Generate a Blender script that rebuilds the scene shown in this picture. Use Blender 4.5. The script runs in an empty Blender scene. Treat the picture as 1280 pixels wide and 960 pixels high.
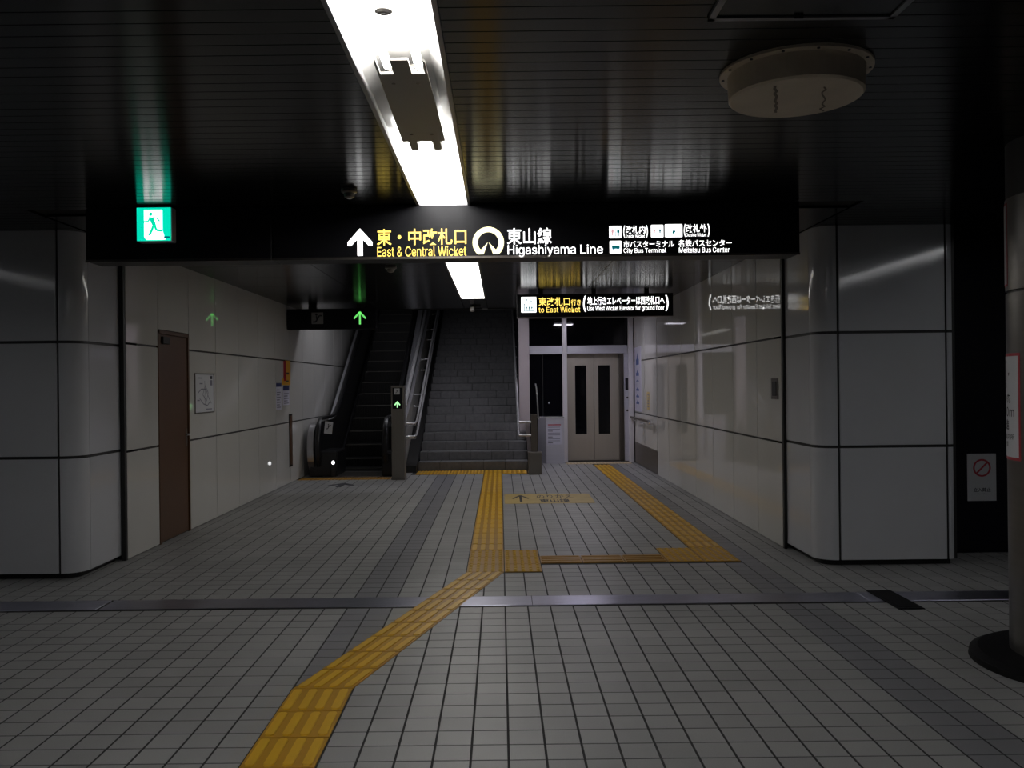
import bpy, math, random
from mathutils import Vector, Matrix
random.seed(7)

# ------------------------------------------------------------------ camera, world, exposure
F = 1109.0          # focal length in pixels of a 1280 x 960 frame
VX, VY = 625.0, 480.0
H = 1.48            # camera height
ROLL = 0.0112
sc = bpy.context.scene
cam_d = bpy.data.cameras.new('camera')
cam_d.sensor_width = 36.0
cam_d.lens = F / 1280.0 * 36.0
cam_d.shift_x = (640.0 - VX) / 1280.0
cam_d.clip_start = 0.05
cam = bpy.data.objects.new('camera', cam_d)
sc.collection.objects.link(cam)
cam.matrix_world = Matrix.Translation((0, 0, H)) @ Matrix.Rotation(math.pi / 2, 4, 'X') @ Matrix.Rotation(-ROLL, 4, 'Z')
sc.camera = cam

world = bpy.data.worlds.new('world')
sc.world = world
world.use_nodes = True
world.node_tree.nodes['Background'].inputs[0].default_value = (0.55, 0.6, 0.75, 1)
world.node_tree.nodes['Background'].inputs[1].default_value = 0.004
sc.view_settings.view_transform = 'Standard'
sc.view_settings.look = 'None'
sc.view_settings.gamma = 1.0
sc.view_settings.use_curve_mapping = False
sc.view_settings.exposure = 0.55
sc.cycles.use_denoising = True
sc.cycles.max_bounces = 8
sc.cycles.sample_clamp_indirect = 4.0

TUBE = 18.0          # emission of the fluorescent tubes
CEIL = 2.71
COL = sc.collection

# ------------------------------------------------------------------ helpers
def un(px, py):
    dx, dy = px - VX, py - VY
    return dx - ROLL * dy, dy + ROLL * dx

def xz(px, py, Y):
    u, v = un(px, py)
    return u * Y / F, H - v * Y / F

def fbox(p0, p1, q0, q1, Y):
    cx, cz = xz((p0 + p1) / 2, (q0 + q1) / 2, Y)
    w, h = (p1 - p0) * Y / F / 2, (q1 - q0) * Y / F / 2
    return cx - w, cx + w, cz - h, cz + h

WL = {}
def tag(o, label=None, cat=None, group=None, kind=None):
    if label: o['label'] = label
    if cat: o['category'] = cat
    if group: o['group'] = group
    if kind: o['kind'] = kind
    return o

def thing(name, label, cat, loc, group=None, kind=None):
    o = bpy.data.objects.new(name, None)
    o.empty_display_size = 0.1
    COL.objects.link(o)
    o.location = loc
    WL[o.name] = Vector(loc)
    return tag(o, label, cat, group, kind)

class MB:
    def __init__(s):
        s.v = []; s.f = []; s.sm = []
    def add(s, vs, fs, smooth=False):
        b = len(s.v)
        s.v += [tuple(p) for p in vs]
        for f in fs:
            s.f.append([b + i for i in f]); s.sm.append(smooth)
        return s
    def box(s, x0, x1, y0, y1, z0, z1, bev=0.0):
        if bev <= 0:
            vs = [(x, y, z) for z in (z0, z1) for y in (y0, y1) for x in (x0, x1)]
            return s.add(vs, [(0, 2, 3, 1), (4, 5, 7, 6), (0, 1, 5, 4), (2, 6, 7, 3), (0, 4, 6, 2), (1, 3, 7, 5)])
        b = min(bev, (x1 - x0) / 2.01, (y1 - y0) / 2.01, (z1 - z0) / 2.01)
        vs = []; idx = {}
        for ix, X in enumerate((x0, x1)):
            for iy, Y in enumerate((y0, y1)):
                for iz, Z in enumerate((z0, z1)):
                    sx, sy, sz = (1, -1)[ix], (1, -1)[iy], (1, -1)[iz]
                    for a, p in enumerate(((X, Y + sy * b, Z + sz * b), (X + sx * b, Y, Z + sz * b), (X + sx * b, Y + sy * b, Z))):
                        idx[ix, iy, iz, a] = len(vs); vs.append(p)
        fs = []
        for i in (0, 1):
            fs.append([idx[i, j, k, 0] for j, k in ((0, 0), (1, 0), (1, 1), (0, 1))])
            fs.append([idx[j, i, k, 1] for j, k in ((0, 0), (1, 0), (1, 1), (0, 1))])
            fs.append([idx[j, k, i, 2] for j, k in ((0, 0), (1, 0), (1, 1), (0, 1))])
        for i in (0, 1):
            for j in (0, 1):
                fs.append([idx[i, j, 0, 0], idx[i, j, 1, 0], idx[i, j, 1, 1], idx[i, j, 0, 1]])
                fs.append([idx[i, 0, j, 0], idx[i, 1, j, 0], idx[i, 1, j, 2], idx[i, 0, j, 2]])
                fs.append([idx[0, i, j, 1], idx[1, i, j, 1], idx[1, i, j, 2], idx[0, i, j, 2]])
                for k in (0, 1):
                    fs.append([idx[i, j, k, a] for a in range(3)])
        return s.add(vs, fs)
    def prism_x(s, poly, x0, x1):                     # poly of (y, z)
        n = len(poly)
        vs = [(x0, y, z) for y, z in poly] + [(x1, y, z) for y, z in poly]
        return s.add(vs, [list(range(n)), list(range(2 * n - 1, n - 1, -1))] + [(i, (i + 1) % n, n + (i + 1) % n, n + i) for i in range(n)])
    def prism_z(s, poly, z0, z1, smooth=False):      # poly of (x, y)
        n = len(poly)
        vs = [(x, y, z0) for x, y in poly] + [(x, y, z1) for x, y in poly]
        s.add(vs, [list(range(n)), list(range(2 * n - 1, n - 1, -1))])
        return s.add(vs, [(i, (i + 1) % n, n + (i + 1) % n, n + i) for i in range(n)], smooth)
    def prism_y(s, poly, y0, y1):                     # poly of (x, z)
        n = len(poly)
        vs = [(x, y0, z) for x, z in poly] + [(x, y1, z) for x, z in poly]
        return s.add(vs, [list(range(n)), list(range(2 * n - 1, n - 1, -1))] + [(i, (i + 1) % n, n + (i + 1) % n, n + i) for i in range(n)])
    def lathe(s, cx, cy, prof, n=40):                # prof of (r, z)
        vs = []; fs = []
        for r, z in prof:
            for i in range(n):
                a = 2 * math.pi * i / n
                vs.append((cx + r * math.cos(a), cy + r * math.sin(a), z))
        for k in range(len(prof) - 1):
            for i in range(n):
                j = (i + 1) % n
                fs.append((k * n + i, k * n + j, (k + 1) * n + j, (k + 1) * n + i))
        s.add(vs, fs, False)
        m = len(prof)
        s.add([vs[i] for i in range(n)] + [vs[(m - 1) * n + i] for i in range(n)], [list(range(n - 1, -1, -1)), list(range(n, 2 * n))])
        return s
    def sweep(s, path, prof, up=(1, 0, 0), smooth=True):   # prof of (a, b): a along 'up', b along normal
        path = [Vector(p) for p in path]; up = Vector(up)
        n = len(prof); vs = []; fs = []
        for i, p in enumerate(path):
            t = (path[min(i + 1, len(path) - 1)] - path[max(i - 1, 0)]).normalized()
            a = (up - t * up.dot(t)).normalized()
            b = t.cross(a)
            for q, w in prof:
                vs.append(p + a * q + b * w)
        for i in range(len(path) - 1):
            for j in range(n):
                k = (j + 1) % n
                fs.append((i * n + j, i * n + k, (i + 1) * n + k, (i + 1) * n + j))
        s.add(vs, fs, smooth)
        m = len(path) - 1
        s.add([vs[j] for j in range(n)] + [vs[m * n + j] for j in range(n)], [list(range(n - 1, -1, -1)), list(range(n, 2 * n))])
        return s
    def tube(s, path, r, n=10, up=(1, 0, 0)):
        return s.sweep(path, [(r * math.cos(2 * math.pi * i / n), r * math.sin(2 * math.pi * i / n)) for i in range(n)], up)
    def plane(s, loops, o, r, u, d=0.002):           # flat shapes of thickness d in a plane
        o, r, u = Vector(o), Vector(r), Vector(u); nrm = r.cross(u)
        for lp in loops:
            n = len(lp)
            a = [o + r * x + u * y + nrm * d for x, y in lp]
            b = [o + r * x + u * y for x, y in lp]
            s.add(a + b, [list(range(n))] + [(i, n + i, n + (i + 1) % n, (i + 1) % n) for i in range(n)])
        return s
    def build(s, name, mat, parent=None, kind=None):
        me = bpy.data.meshes.new(name)
        if parent is None:
            xs = [p[0] for p in s.v]; ys = [p[1] for p in s.v]; zs = [p[2] for p in s.v]
            loc = Vector(((min(xs) + max(xs)) / 2, (min(ys) + max(ys)) / 2, min(zs)))
        else:
            loc = WL[parent.name]
        me.from_pydata([(p[0] - loc.x, p[1] - loc.y, p[2] - loc.z) for p in s.v], [], s.f)
        me.polygons.foreach_set('use_smooth', s.sm)
        me.materials.append(M[mat] if isinstance(mat, str) else mat)
        me.validate()
        o = bpy.data.objects.new(name, me)
        COL.objects.link(o)
        if parent is None: o.location = loc
        else: o.parent = parent
        WL[o.name] = loc
        if kind: o['kind'] = kind
        return o

def recalc(o):
    import bmesh
    bm = bmesh.new(); bm.from_mesh(o.data)
    bmesh.ops.recalc_face_normals(bm, faces=bm.faces)
    bm.to_mesh(o.data); bm.free()
    return o

def inst(name, mesh, loc, parent, rz=0.0):          # an object sharing mesh data, placed at a world position
    o = bpy.data.objects.new(name, mesh)
    COL.objects.link(o)
    o.parent = parent
    o.location = Vector(loc) - WL[parent.name]
    if rz: o.rotation_euler.z = rz
    WL[o.name] = Vector(loc)
    return o

def raw_mesh(name, mb, mat):
    me = bpy.data.meshes.new(name)
    me.from_pydata(mb.v, [], mb.f)
    me.polygons.foreach_set('use_smooth', mb.sm)
    me.materials.append(M[mat]); me.validate()
    return me

# ------------------------------------------------------------------ materials
M = {}
def mat(name, col, rough=0.5, metal=0.0, spec=0.5, emit=None, estr=0.0, noise=None, bump=None, aniso=0.0, coat=0.0):
    m = bpy.data.materials.new(name); m.use_nodes = True
    nt = m.node_tree; b = nt.nodes['Principled BSDF']
    b.inputs['Base Color'].default_value = (*col, 1)
    b.inputs['Roughness'].default_value = rough
    b.inputs['Metallic'].default_value = metal
    b.inputs['Specular IOR Level'].default_value = spec
    b.inputs['Coat Weight'].default_value = coat
    b.inputs['Coat Roughness'].default_value = 0.05
    if aniso:
        b.inputs['Anisotropic'].default_value = aniso
        t = nt.nodes.new('ShaderNodeCombineXYZ'); t.inputs[1].default_value = 1.0
        nt.links.new(t.outputs[0], b.inputs['Tangent'])
    if emit:
        b.inputs['Emission Color'].default_value = (*emit, 1)
        b.inputs['Emission Strength'].default_value = estr
    if noise or bump:
        tc = nt.nodes.new('ShaderNodeNewGeometry')
        mp = nt.nodes.new('ShaderNodeMapping')
        nt.links.new(tc.outputs['Position'], mp.inputs[0])
        nz = nt.nodes.new('ShaderNodeTexNoise')
        nt.links.new(mp.outputs[0], nz.inputs['Vector'])
        sc_ = (noise or bump)
        mp.inputs['Scale'].default_value = sc_[1]
        nz.inputs['Scale'].default_value = 1.0
        nz.inputs['Detail'].default_value = 4
        if noise:
            mx = nt.nodes.new('ShaderNodeMix'); mx.data_type = 'RGBA'
            k = noise[0]
            mx.inputs['A'].default_value = (*[c * (1 - k) for c in col], 1)
            mx.inputs['B'].default_value = (*[min(1, c * (1 + k)) for c in col], 1)
            nt.links.new(nz.outputs['Fac'], mx.inputs['Factor'])
            nt.links.new(mx.outputs['Result'], b.inputs['Base Color'])
        if bump:
            bp = nt.nodes.new('ShaderNodeBump')
            bp.inputs['Strength'].default_value = bump[0]
            bp.inputs['Distance'].default_value = 0.002
            nt.links.new(nz.outputs['Fac'], bp.inputs['Height'])
            nt.links.new(bp.outputs[0], b.inputs['Normal'])
    M[name] = m
    return m

mat('panel_white', (0.62, 0.61, 0.58), 0.022, noise=(0.04, (2, 2, 2)))
mat('pillar_white', (0.56, 0.57, 0.60), 0.085, noise=(0.03, (3, 3, 3)))
mat('joint_black', (0.012, 0.012, 0.012), 0.5)
mat('grout', (0.016, 0.016, 0.017), 0.8)
mat('ceil_slat', (0.003, 0.003, 0.003), 0.19, aniso=0.85, spec=0.34)
mat('ceil_panel', (0.008, 0.008, 0.007), 0.18, aniso=0.85, spec=0.36)
mat('ceil_back', (0.004, 0.004, 0.004), 0.8)
mat('sign_black', (0.004, 0.004, 0.006), 0.42, spec=0.25)
mat('matt_black', (0.008, 0.008, 0.008), 0.5)
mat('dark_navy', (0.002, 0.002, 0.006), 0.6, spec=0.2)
mat('steel', (0.55, 0.55, 0.57), 0.28, 1.0, noise=(0.15, (2, 2, 60)))
mat('steel_floor', (0.42, 0.42, 0.52), 0.33, 1.0, noise=(0.25, (6, 60, 6)))
mat('steel_dark', (0.22, 0.20, 0.18), 0.35, 1.0, noise=(0.2, (60, 60, 2)))
mat('steel_brown', (0.20, 0.185, 0.165), 0.4, 0.7, noise=(0.15, (50, 50, 1)))
mat('steel_column', (0.17, 0.16, 0.15), 0.33, 0.9, noise=(0.12, (3, 3, 40)))
mat('deck_steel', (0.62, 0.62, 0.66), 0.3, 0.5)
mat('rail_steel', (0.80, 0.80, 0.82), 0.25, 0.6)
mat('cabinet_steel', (0.66, 0.66, 0.74), 0.32, 0.5, noise=(0.08, (2, 2, 30)))
mat('chrome', (0.72, 0.72, 0.74), 0.12, 1.0)
mat('aluminium', (0.30, 0.30, 0.31), 0.4, 0.8)
mat('frame_pale', (0.62, 0.55, 0.58), 0.35, 0.3)
mat('frame_white', (0.80, 0.78, 0.82), 0.3, 0.2)
mat('door_brown', (0.10, 0.046, 0.018), 0.38, noise=(0.15, (3, 3, 3)))
mat('lift_door', (0.50, 0.46, 0.40), 0.42, 0.5, noise=(0.05, (40, 40, 1)))
mat('glass_dark', (0.004, 0.004, 0.006), 0.04)
mat('rubber', (0.012, 0.012, 0.013), 0.35)
mat('esc_black', (0.010, 0.010, 0.011), 0.3)
mat('esc_step', (0.005, 0.005, 0.005), 0.45, 0.3)
mat('esc_nose', (0.075, 0.07, 0.06), 0.5)
mat('stair_stone', (0.135, 0.135, 0.14), 0.5, noise=(0.35, (18, 18, 18)))
mat('stair_nose', (0.02, 0.02, 0.02), 0.6)
mat('tactile', (0.42, 0.21, 0.006), 0.42, noise=(0.12, (6, 6, 6)))
mat('tactile_bar', (0.66, 0.38, 0.016), 0.38, noise=(0.10, (9, 9, 9)))
mat('tactile_brown', (0.36, 0.18, 0.01), 0.45, noise=(0.1, (6, 6, 6)))
mat('tactile_pale', (0.62, 0.50, 0.32), 0.5)
mat('sticker_tan', (0.50, 0.37, 0.13), 0.5, noise=(0.2, (6, 6, 6)))
mat('drum_beige', (0.62, 0.52, 0.40), 0.5, noise=(0.18, (7, 7, 7)))
mat('drum_crack', (0.16, 0.12, 0.08), 0.6)
mat('reflector', (0.86, 0.86, 0.85), 0.25, 0.35)
mat('socket_grey', (0.33, 0.31, 0.28), 0.45)
mat('tube_lit', (0.9, 0.9, 0.9), 0.4, emit=(1.0, 0.985, 0.96), estr=TUBE)
mat('tube_side', (0.9, 0.9, 0.9), 0.4, emit=(0.97, 0.98, 1.0), estr=TUBE * 0.20)
mat('tube_dim', (0.9, 0.9, 0.9), 0.4, emit=(0.97, 0.98, 1.0), estr=TUBE * 0.09)
mat('diffuser_lit', (0.9, 0.9, 0.9), 0.4, emit=(1.0, 0.97, 0.92), estr=5.2)
mat('lobby_lit', (0.9, 0.9, 0.9), 0.4, emit=(0.90, 0.86, 1.0), estr=30.0)
mat('well_lit', (0.9, 0.9, 0.9), 0.4, emit=(0.92, 0.92, 1.0), estr=11.0)
mat('glow_white', (0.8, 0.8, 0.8), 0.4, emit=(1, 1, 1), estr=1.35)
mat('glow_yellow', (0.8, 0.6, 0.1), 0.4, emit=(1.0, 0.72, 0.14), estr=1.0)
mat('glow_cream', (0.8, 0.75, 0.4), 0.4, emit=(1.0, 0.95, 0.62), estr=0.85)
mat('glow_green', (0.0, 0.4, 0.3), 0.4, emit=(0.0, 0.70, 0.45), estr=0.75)
mat('glow_arrow', (0.1, 0.6, 0.1), 0.4, emit=(0.20, 0.9, 0.20), estr=0.55)
mat('glow_arrow_core', (0.1, 0.6, 0.1), 0.4, emit=(0.45, 1.0, 0.45), estr=0.8)
mat('led', (0.9, 0.9, 0.9), 0.4, emit=(0.95, 0.97, 1.0), estr=1.8)
mat('dim_grey', (0.24, 0.24, 0.24), 0.5)
mat('paper', (0.62, 0.63, 0.66), 0.6)
mat('paper_grey', (0.50, 0.51, 0.53), 0.6)
mat('paper_lilac', (0.60, 0.59, 0.70), 0.5)
mat('ink', (0.02, 0.02, 0.03), 0.6)
mat('ink_grey', (0.20, 0.20, 0.26), 0.6)
mat('ink_navy', (0.03, 0.04, 0.14), 0.5)
mat('ink_blue', (0.05, 0.10, 0.35), 0.5)
mat('ink_red', (0.40, 0.025, 0.04), 0.5)
mat('ink_orange', (0.75, 0.38, 0.03), 0.5)
mat('icon_teal', (0.0, 0.1, 0.12), 0.5, emit=(0.0, 0.10, 0.13), estr=0.8)
mat('icon_pink', (0.3, 0.1, 0.12), 0.5, emit=(0.6, 0.35, 0.38), estr=0.8)
mat('rubber_base', (0.003, 0.003, 0.004), 0.7, spec=0.2)

def tile_mat(name, c, var):
    m = bpy.data.materials.new(name); m.use_nodes = True
    nt = m.node_tree; b = nt.nodes['Principled BSDF']; N = nt.nodes.new; L = nt.links.new
    g = N('ShaderNodeNewGeometry')
    mp = N('ShaderNodeVectorMath'); mp.operation = 'ADD'; mp.inputs[1].default_value = (-0.018, -3.491, 0.5)
    L(g.outputs['Position'], mp.inputs[0])
    dv = N('ShaderNodeVectorMath'); dv.operation = 'DIVIDE'; dv.inputs[1].default_value = (0.15, 0.15, 1.0)
    L(mp.outputs[0], dv.inputs[0])
    fl = N('ShaderNodeVectorMath'); fl.operation = 'FLOOR'; L(dv.outputs[0], fl.inputs[0])
    wn = N('ShaderNodeTexWhiteNoise'); L(fl.outputs[0], wn.inputs['Vector'])
    nz = N('ShaderNodeTexNoise'); nz.inputs['Scale'].default_value = 260; nz.inputs['Detail'].default_value = 3
    L(g.outputs['Position'], nz.inputs['Vector'])
    n2 = N('ShaderNodeTexNoise'); n2.inputs['Scale'].default_value = 1.1; n2.inputs['Detail'].default_value = 4
    L(g.outputs['Position'], n2.inputs['Vector'])
    a = N('ShaderNodeMath'); a.operation = 'MULTIPLY_ADD'; a.inputs[1].default_value = var; a.inputs[2].default_value = 1 - var / 2
    L(wn.outputs['Value'], a.inputs[0])
    s = N('ShaderNodeMath'); s.operation = 'MULTIPLY_ADD'; s.inputs[1].default_value = 0.5; s.inputs[2].default_value = 0.75
    L(nz.outputs['Fac'], s.inputs[0])
    d = N('ShaderNodeMath'); d.operation = 'MULTIPLY_ADD'; d.inputs[1].default_value = 0.5; d.inputs[2].default_value = 0.75
    L(n2.outputs['Fac'], d.inputs[0])
    m1 = N('ShaderNodeMath'); m1.operation = 'MULTIPLY'; L(a.outputs[0], m1.inputs[0]); L(s.outputs[0], m1.inputs[1])
    m2 = N('ShaderNodeMath'); m2.operation = 'MULTIPLY'; L(m1.outputs[0], m2.inputs[0]); L(d.outputs[0], m2.inputs[1])
    vm = N('ShaderNodeVectorMath'); vm.operation = 'SCALE'; vm.inputs[0].default_value = c
    L(m2.outputs[0], vm.inputs['Scale']); L(vm.outputs[0], b.inputs['Base Color'])
    b.inputs['Roughness'].default_value = 0.42
    bp = N('ShaderNodeBump'); bp.inputs['Strength'].default_value = 0.25; bp.inputs['Distance'].default_value = 0.002
    L(nz.outputs['Fac'], bp.inputs['Height']); L(bp.outputs[0], b.inputs['Normal'])
    M[name] = m
tile_mat('tile', (0.30, 0.30, 0.298), 0.18)
tile_mat('tile_dark', (0.19, 0.19, 0.205), 0.10)

# ------------------------------------------------------------------ flat shapes and lettering
FRONT = ((1, 0, 0), (0, 0, 1))
FONT = None
try:
    import os
    FONT = bpy.data.fonts.load(os.path.join(bpy.utils.system_resource('DATAFILES'), 'fonts', 'Inter.woff2'))
except Exception:
    FONT = None
def text_shape(body, bold=0.0):
    cu = bpy.data.curves.new('lettering', 'FONT')
    cu.body = body
    if FONT and body.isascii(): cu.font = FONT
    cu.size = 1.0; cu.offset = bold * (0.35 if body.isascii() else 1.0); cu.resolution_u = 3
    o = bpy.data.objects.new('lettering', cu)
    COL.objects.link(o)
    bpy.context.view_layer.update()
    dg = bpy.context.evaluated_depsgraph_get()
    me = bpy.data.meshes.new_from_object(o.evaluated_get(dg))
    vs = [(v.co.x, v.co.y) for v in me.vertices]
    fs = [list(p.vertices) for p in me.polygons]
    bpy.data.objects.remove(o); bpy.data.curves.remove(cu); bpy.data.meshes.remove(me)
    if not vs: return [], []
    x0 = min(v[0] for v in vs); x1 = max(v[0] for v in vs)
    y0 = min(v[1] for v in vs); y1 = max(v[1] for v in vs)
    return [((x - x0) / (x1 - x0), (y - y0) / (y1 - y0)) for x, y in vs], fs

def text(body, box, fn, m, parent, bold=0.01, name='lettering'):
    """box = (a0, a1, b0, b1) in the plane; fn maps (a, b) to a world point"""
    vs, fs = text_shape(body, bold)
    a0, a1, b0, b1 = box
    mb = MB(); mb.add([fn(a0 + x * (a1 - a0), b0 + y * (b1 - b0)) for x, y in vs], fs)
    return mb.build(name, m, parent)

def fn_front(Y): return lambda a, b: (a, Y, b)
def fn_left(X): return lambda a, b: (X, a, b)           # wall facing +X, a = world Y
def fn_right(X): return lambda a, b: (X, -a, b)         # wall facing -X, a = -world Y
def fn_floor(Z): return lambda a, b: (a, b, Z)

def shape(name, loops, fn, m, parent, kind=None):
    mb = MB()
    for lp in loops:
        mb.add([fn(a, b) for a, b in lp], [list(range(len(lp)))])
    return mb.build(name, m, parent)

def rect(a0, a1, b0, b1): return [(a0, b0), (a1, b0), (a1, b1), (a0, b1)]
def rrect(a0, a1, b0, b1, r):
    p = []
    for cx, cy, s in ((a1 - r, b0 + r, -90), (a1 - r, b1 - r, 0), (a0 + r, b1 - r, 90), (a0 + r, b0 + r, 180)):
        for i in range(5):
            t = math.radians(s + 22.5 * i); p.append((cx + r * math.cos(t), cy + r * math.sin(t)))
    return p
def disc(cx, cy, rx, ry=None, n=24):
    ry = ry or rx
    return [(cx + rx * math.cos(2 * math.pi * i / n), cy + ry * math.sin(2 * math.pi * i / n)) for i in range(n)]
def stroke(pts, w):
    out = []
    for (x0, y0), (x1, y1) in zip(pts, pts[1:]):
        l = math.hypot(x1 - x0, y1 - y0); nx, ny = -(y1 - y0) / l * w / 2, (x1 - x0) / l * w / 2
        out.append([(x0 - nx, y0 - ny), (x1 - nx, y1 - ny), (x1 + nx, y1 + ny), (x0 + nx, y0 + ny)])
    return out
def annulus(cx, cy, r0, r1, a0, a1, n=28):
    out = []
    for i in range(n):
        t0 = math.radians(a0 + (a1 - a0) * i / n); t1 = math.radians(a0 + (a1 - a0) * (i + 1) / n)
        out.append([(cx + r0 * math.cos(t0), cy + r0 * math.sin(t0)), (cx + r1 * math.cos(t0), cy + r1 * math.sin(t0)),
                    (cx + r1 * math.cos(t1), cy + r1 * math.sin(t1)), (cx + r0 * math.cos(t1), cy + r0 * math.sin(t1))])
    return out
def fit(loops, box):                                   # loops in 0..1 to a box
    a0, a1, b0, b1 = box
    return [[(a0 + x * (a1 - a0), b0 + y * (b1 - b0)) for x, y in lp] for lp in loops]
ARROW = [[(0.5, 1.0), (0.0, 0.5), (0.0, 0.36), (0.14, 0.36), (0.39, 0.6), (0.39, 0.0), (0.61, 0.0), (0.61, 0.6), (0.86, 0.36), (1.0, 0.36), (1.0, 0.5)]]
THIN_ARROW = stroke([(0.5, 0.0), (0.5, 0.98)], 0.15) + stroke([(0.03, 0.45), (0.5, 0.95)], 0.13) + stroke([(0.5, 0.95), (0.97, 0.45)], 0.13)
PERSON = [disc(0.5, 0.88, 0.16, 0.11, 12), [(0.2, 0.75), (0.8, 0.75), (0.85, 0.4), (0.7, 0.4), (0.68, 0.0), (0.32, 0.0), (0.3, 0.4), (0.15, 0.4)]]
BUS = [[(0.12, 0.28), (0.9, 0.28), (0.9, 0.6), (0.1, 0.66)], disc(0.28, 0.26, 0.09, 0.09, 12), disc(0.72, 0.26, 0.09, 0.09, 12)]
ESCAL = stroke([(0.12, 0.18), (0.36, 0.18), (0.66, 0.72), (0.9, 0.72)], 0.13) + [disc(0.42, 0.82, 0.1, 0.1, 10)] + stroke([(0.42, 0.7), (0.46, 0.42)], 0.12)

# ------------------------------------------------------------------ FLOOR
PITCH = 0.15; TX, TY = 0.018, 3.491
floor = MB().box(-9, 9, -4, 17.2, -0.12, -0.0016).build('floor', 'grout')
tag(floor, 'grey square tile floor of the station concourse', 'floor', kind='structure')
zones = [(-1.032, -0.732, 3.0, 4.33), (-0.282, 0.018, 6.975, 15.2), (0.018, 0.318, 6.975, 7.875), (0.318, 1.368, 7.3, 7.6),
         (1.368, 1.968, 7.3, 7.9), (1.668, 1.968, 7.9, 16.2), (-9, 9, 5.91, 6.19), (-1.44, 0.48, 14.6, 15.2), (-3.22, -1.75, 13.95, 14.25)]
def covered(x, y):
    for a, b, c, d in zones:
        if a < x < b and c < y < d: return True
    return False
cells = []
for j in range(-18, 88):
    for i in range(-56, 56):
        x = TX + (i + .5) * PITCH; y = TY + (j + .5) * PITCH
        if y < 0.8 or y > 16.65: continue
        if covered(x, y): continue
        if y > 7.75 and (x < -3.30 or x > 2.57): continue
        if y < 7.75 and abs(x) > 7.5: continue
        if y > 15.2 and x < 0.5: continue
        dark = i in (-7, -6) or i in (12, 13)
        cells.append((x, y, dark))
gx, gy = 0.0050, 0.0038
tile_me = {}
for dk, nm in ((False, 'tile'), (True, 'tile_dark')):
    mb = MB(); h = PITCH / 2
    b = 0.0006
    vs = [(-h + gx, -h + gy, -.009), (h - gx, -h + gy, -.009), (h - gx, h - gy, -.009), (-h + gx, h - gy, -.009),
          (-h + gx, -h + gy, -b), (h - gx, -h + gy, -b), (h - gx, h - gy, -b), (-h + gx, h - gy, -b),
          (-h + gx + b, -h + gy + b, 0), (h - gx - b, -h + gy + b, 0), (h - gx - b, h - gy - b, 0), (-h + gx + b, h - gy - b, 0)]
    fs = [(8, 9, 10, 11)] + [(k, (k + 1) % 4, 4 + (k + 1) % 4, 4 + k) for k in range(4)] + [(4 + k, 4 + (k + 1) % 4, 8 + (k + 1) % 4, 8 + k) for k in range(4)]
    mb.add(vs, fs); tile_me[dk] = (raw_mesh('floor_tile', mb, nm), vs, fs)
def in_frame(x, y):
    u, v = F * x / y, F * H / y
    return -640 < u < 660 and v < 490
near = sorted([c for c in cells if in_frame(c[0], c[1])], key=lambda c: c[1])[:298]
nearset = set((c[0], c[1]) for c in near)
for x, y, dk in near:
    inst('floor_tile', tile_me[dk][0], (x, y, 0), floor)
for dk, nm in ((False, 'tile'), (True, 'tile_dark')):
    mb = MB(); _, vs, fs = tile_me[dk]
    for x, y, d in cells:
        if d == dk and (x, y) not in nearset:
            mb.add([(x + a, y + b, c) for a, b, c in vs], fs)
    mb.build('far_floor_tiles', nm, floor, kind='stuff')

# shutter sill strip with its plates
sill = thing('floor_sill_strip', 'long stainless steel shutter sill set flush across the tiled floor', 'sill strip', (0, 6.05, 0))
for a, b in ((-8, -3.52), (-3.5, -2.72), (-2.70, 0.2), (0.203, 2.46), (2.463, 3.62), (3.623, 8)):
    MB().box(a, b, 5.925, 6.18, -.0016, .003, .002).build('sill_plate', 'steel_floor', sill)
MB().box(-8, 8, 5.912, 5.922, -.0016, .0005).build('seal_line', 'matt_black', sill)
MB().box(-8, 8, 6.183, 6.193, -.0016, .0005).build('seal_line', 'matt_black', sill)
for cx, lab in ((2.63, 'black rectangular guide cover across the steel sill beside the right pillar'), (-3.62, 'black rectangular guide cover across the steel sill beside the left pillar')):
    t = thing('guide_cover', lab, 'cover plate', (cx, 5.95, 0.003), 'shutter guide covers in the floor')
    MB().box(cx - .085, cx + .085, 5.70, 6.21, .003, .009, .002).build('plate', 'rubber_base', t)
    MB().box(cx - .06, cx + .06, 5.74, 6.17, .009, .0105).build('inlay', 'rubber_base', t)

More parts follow.
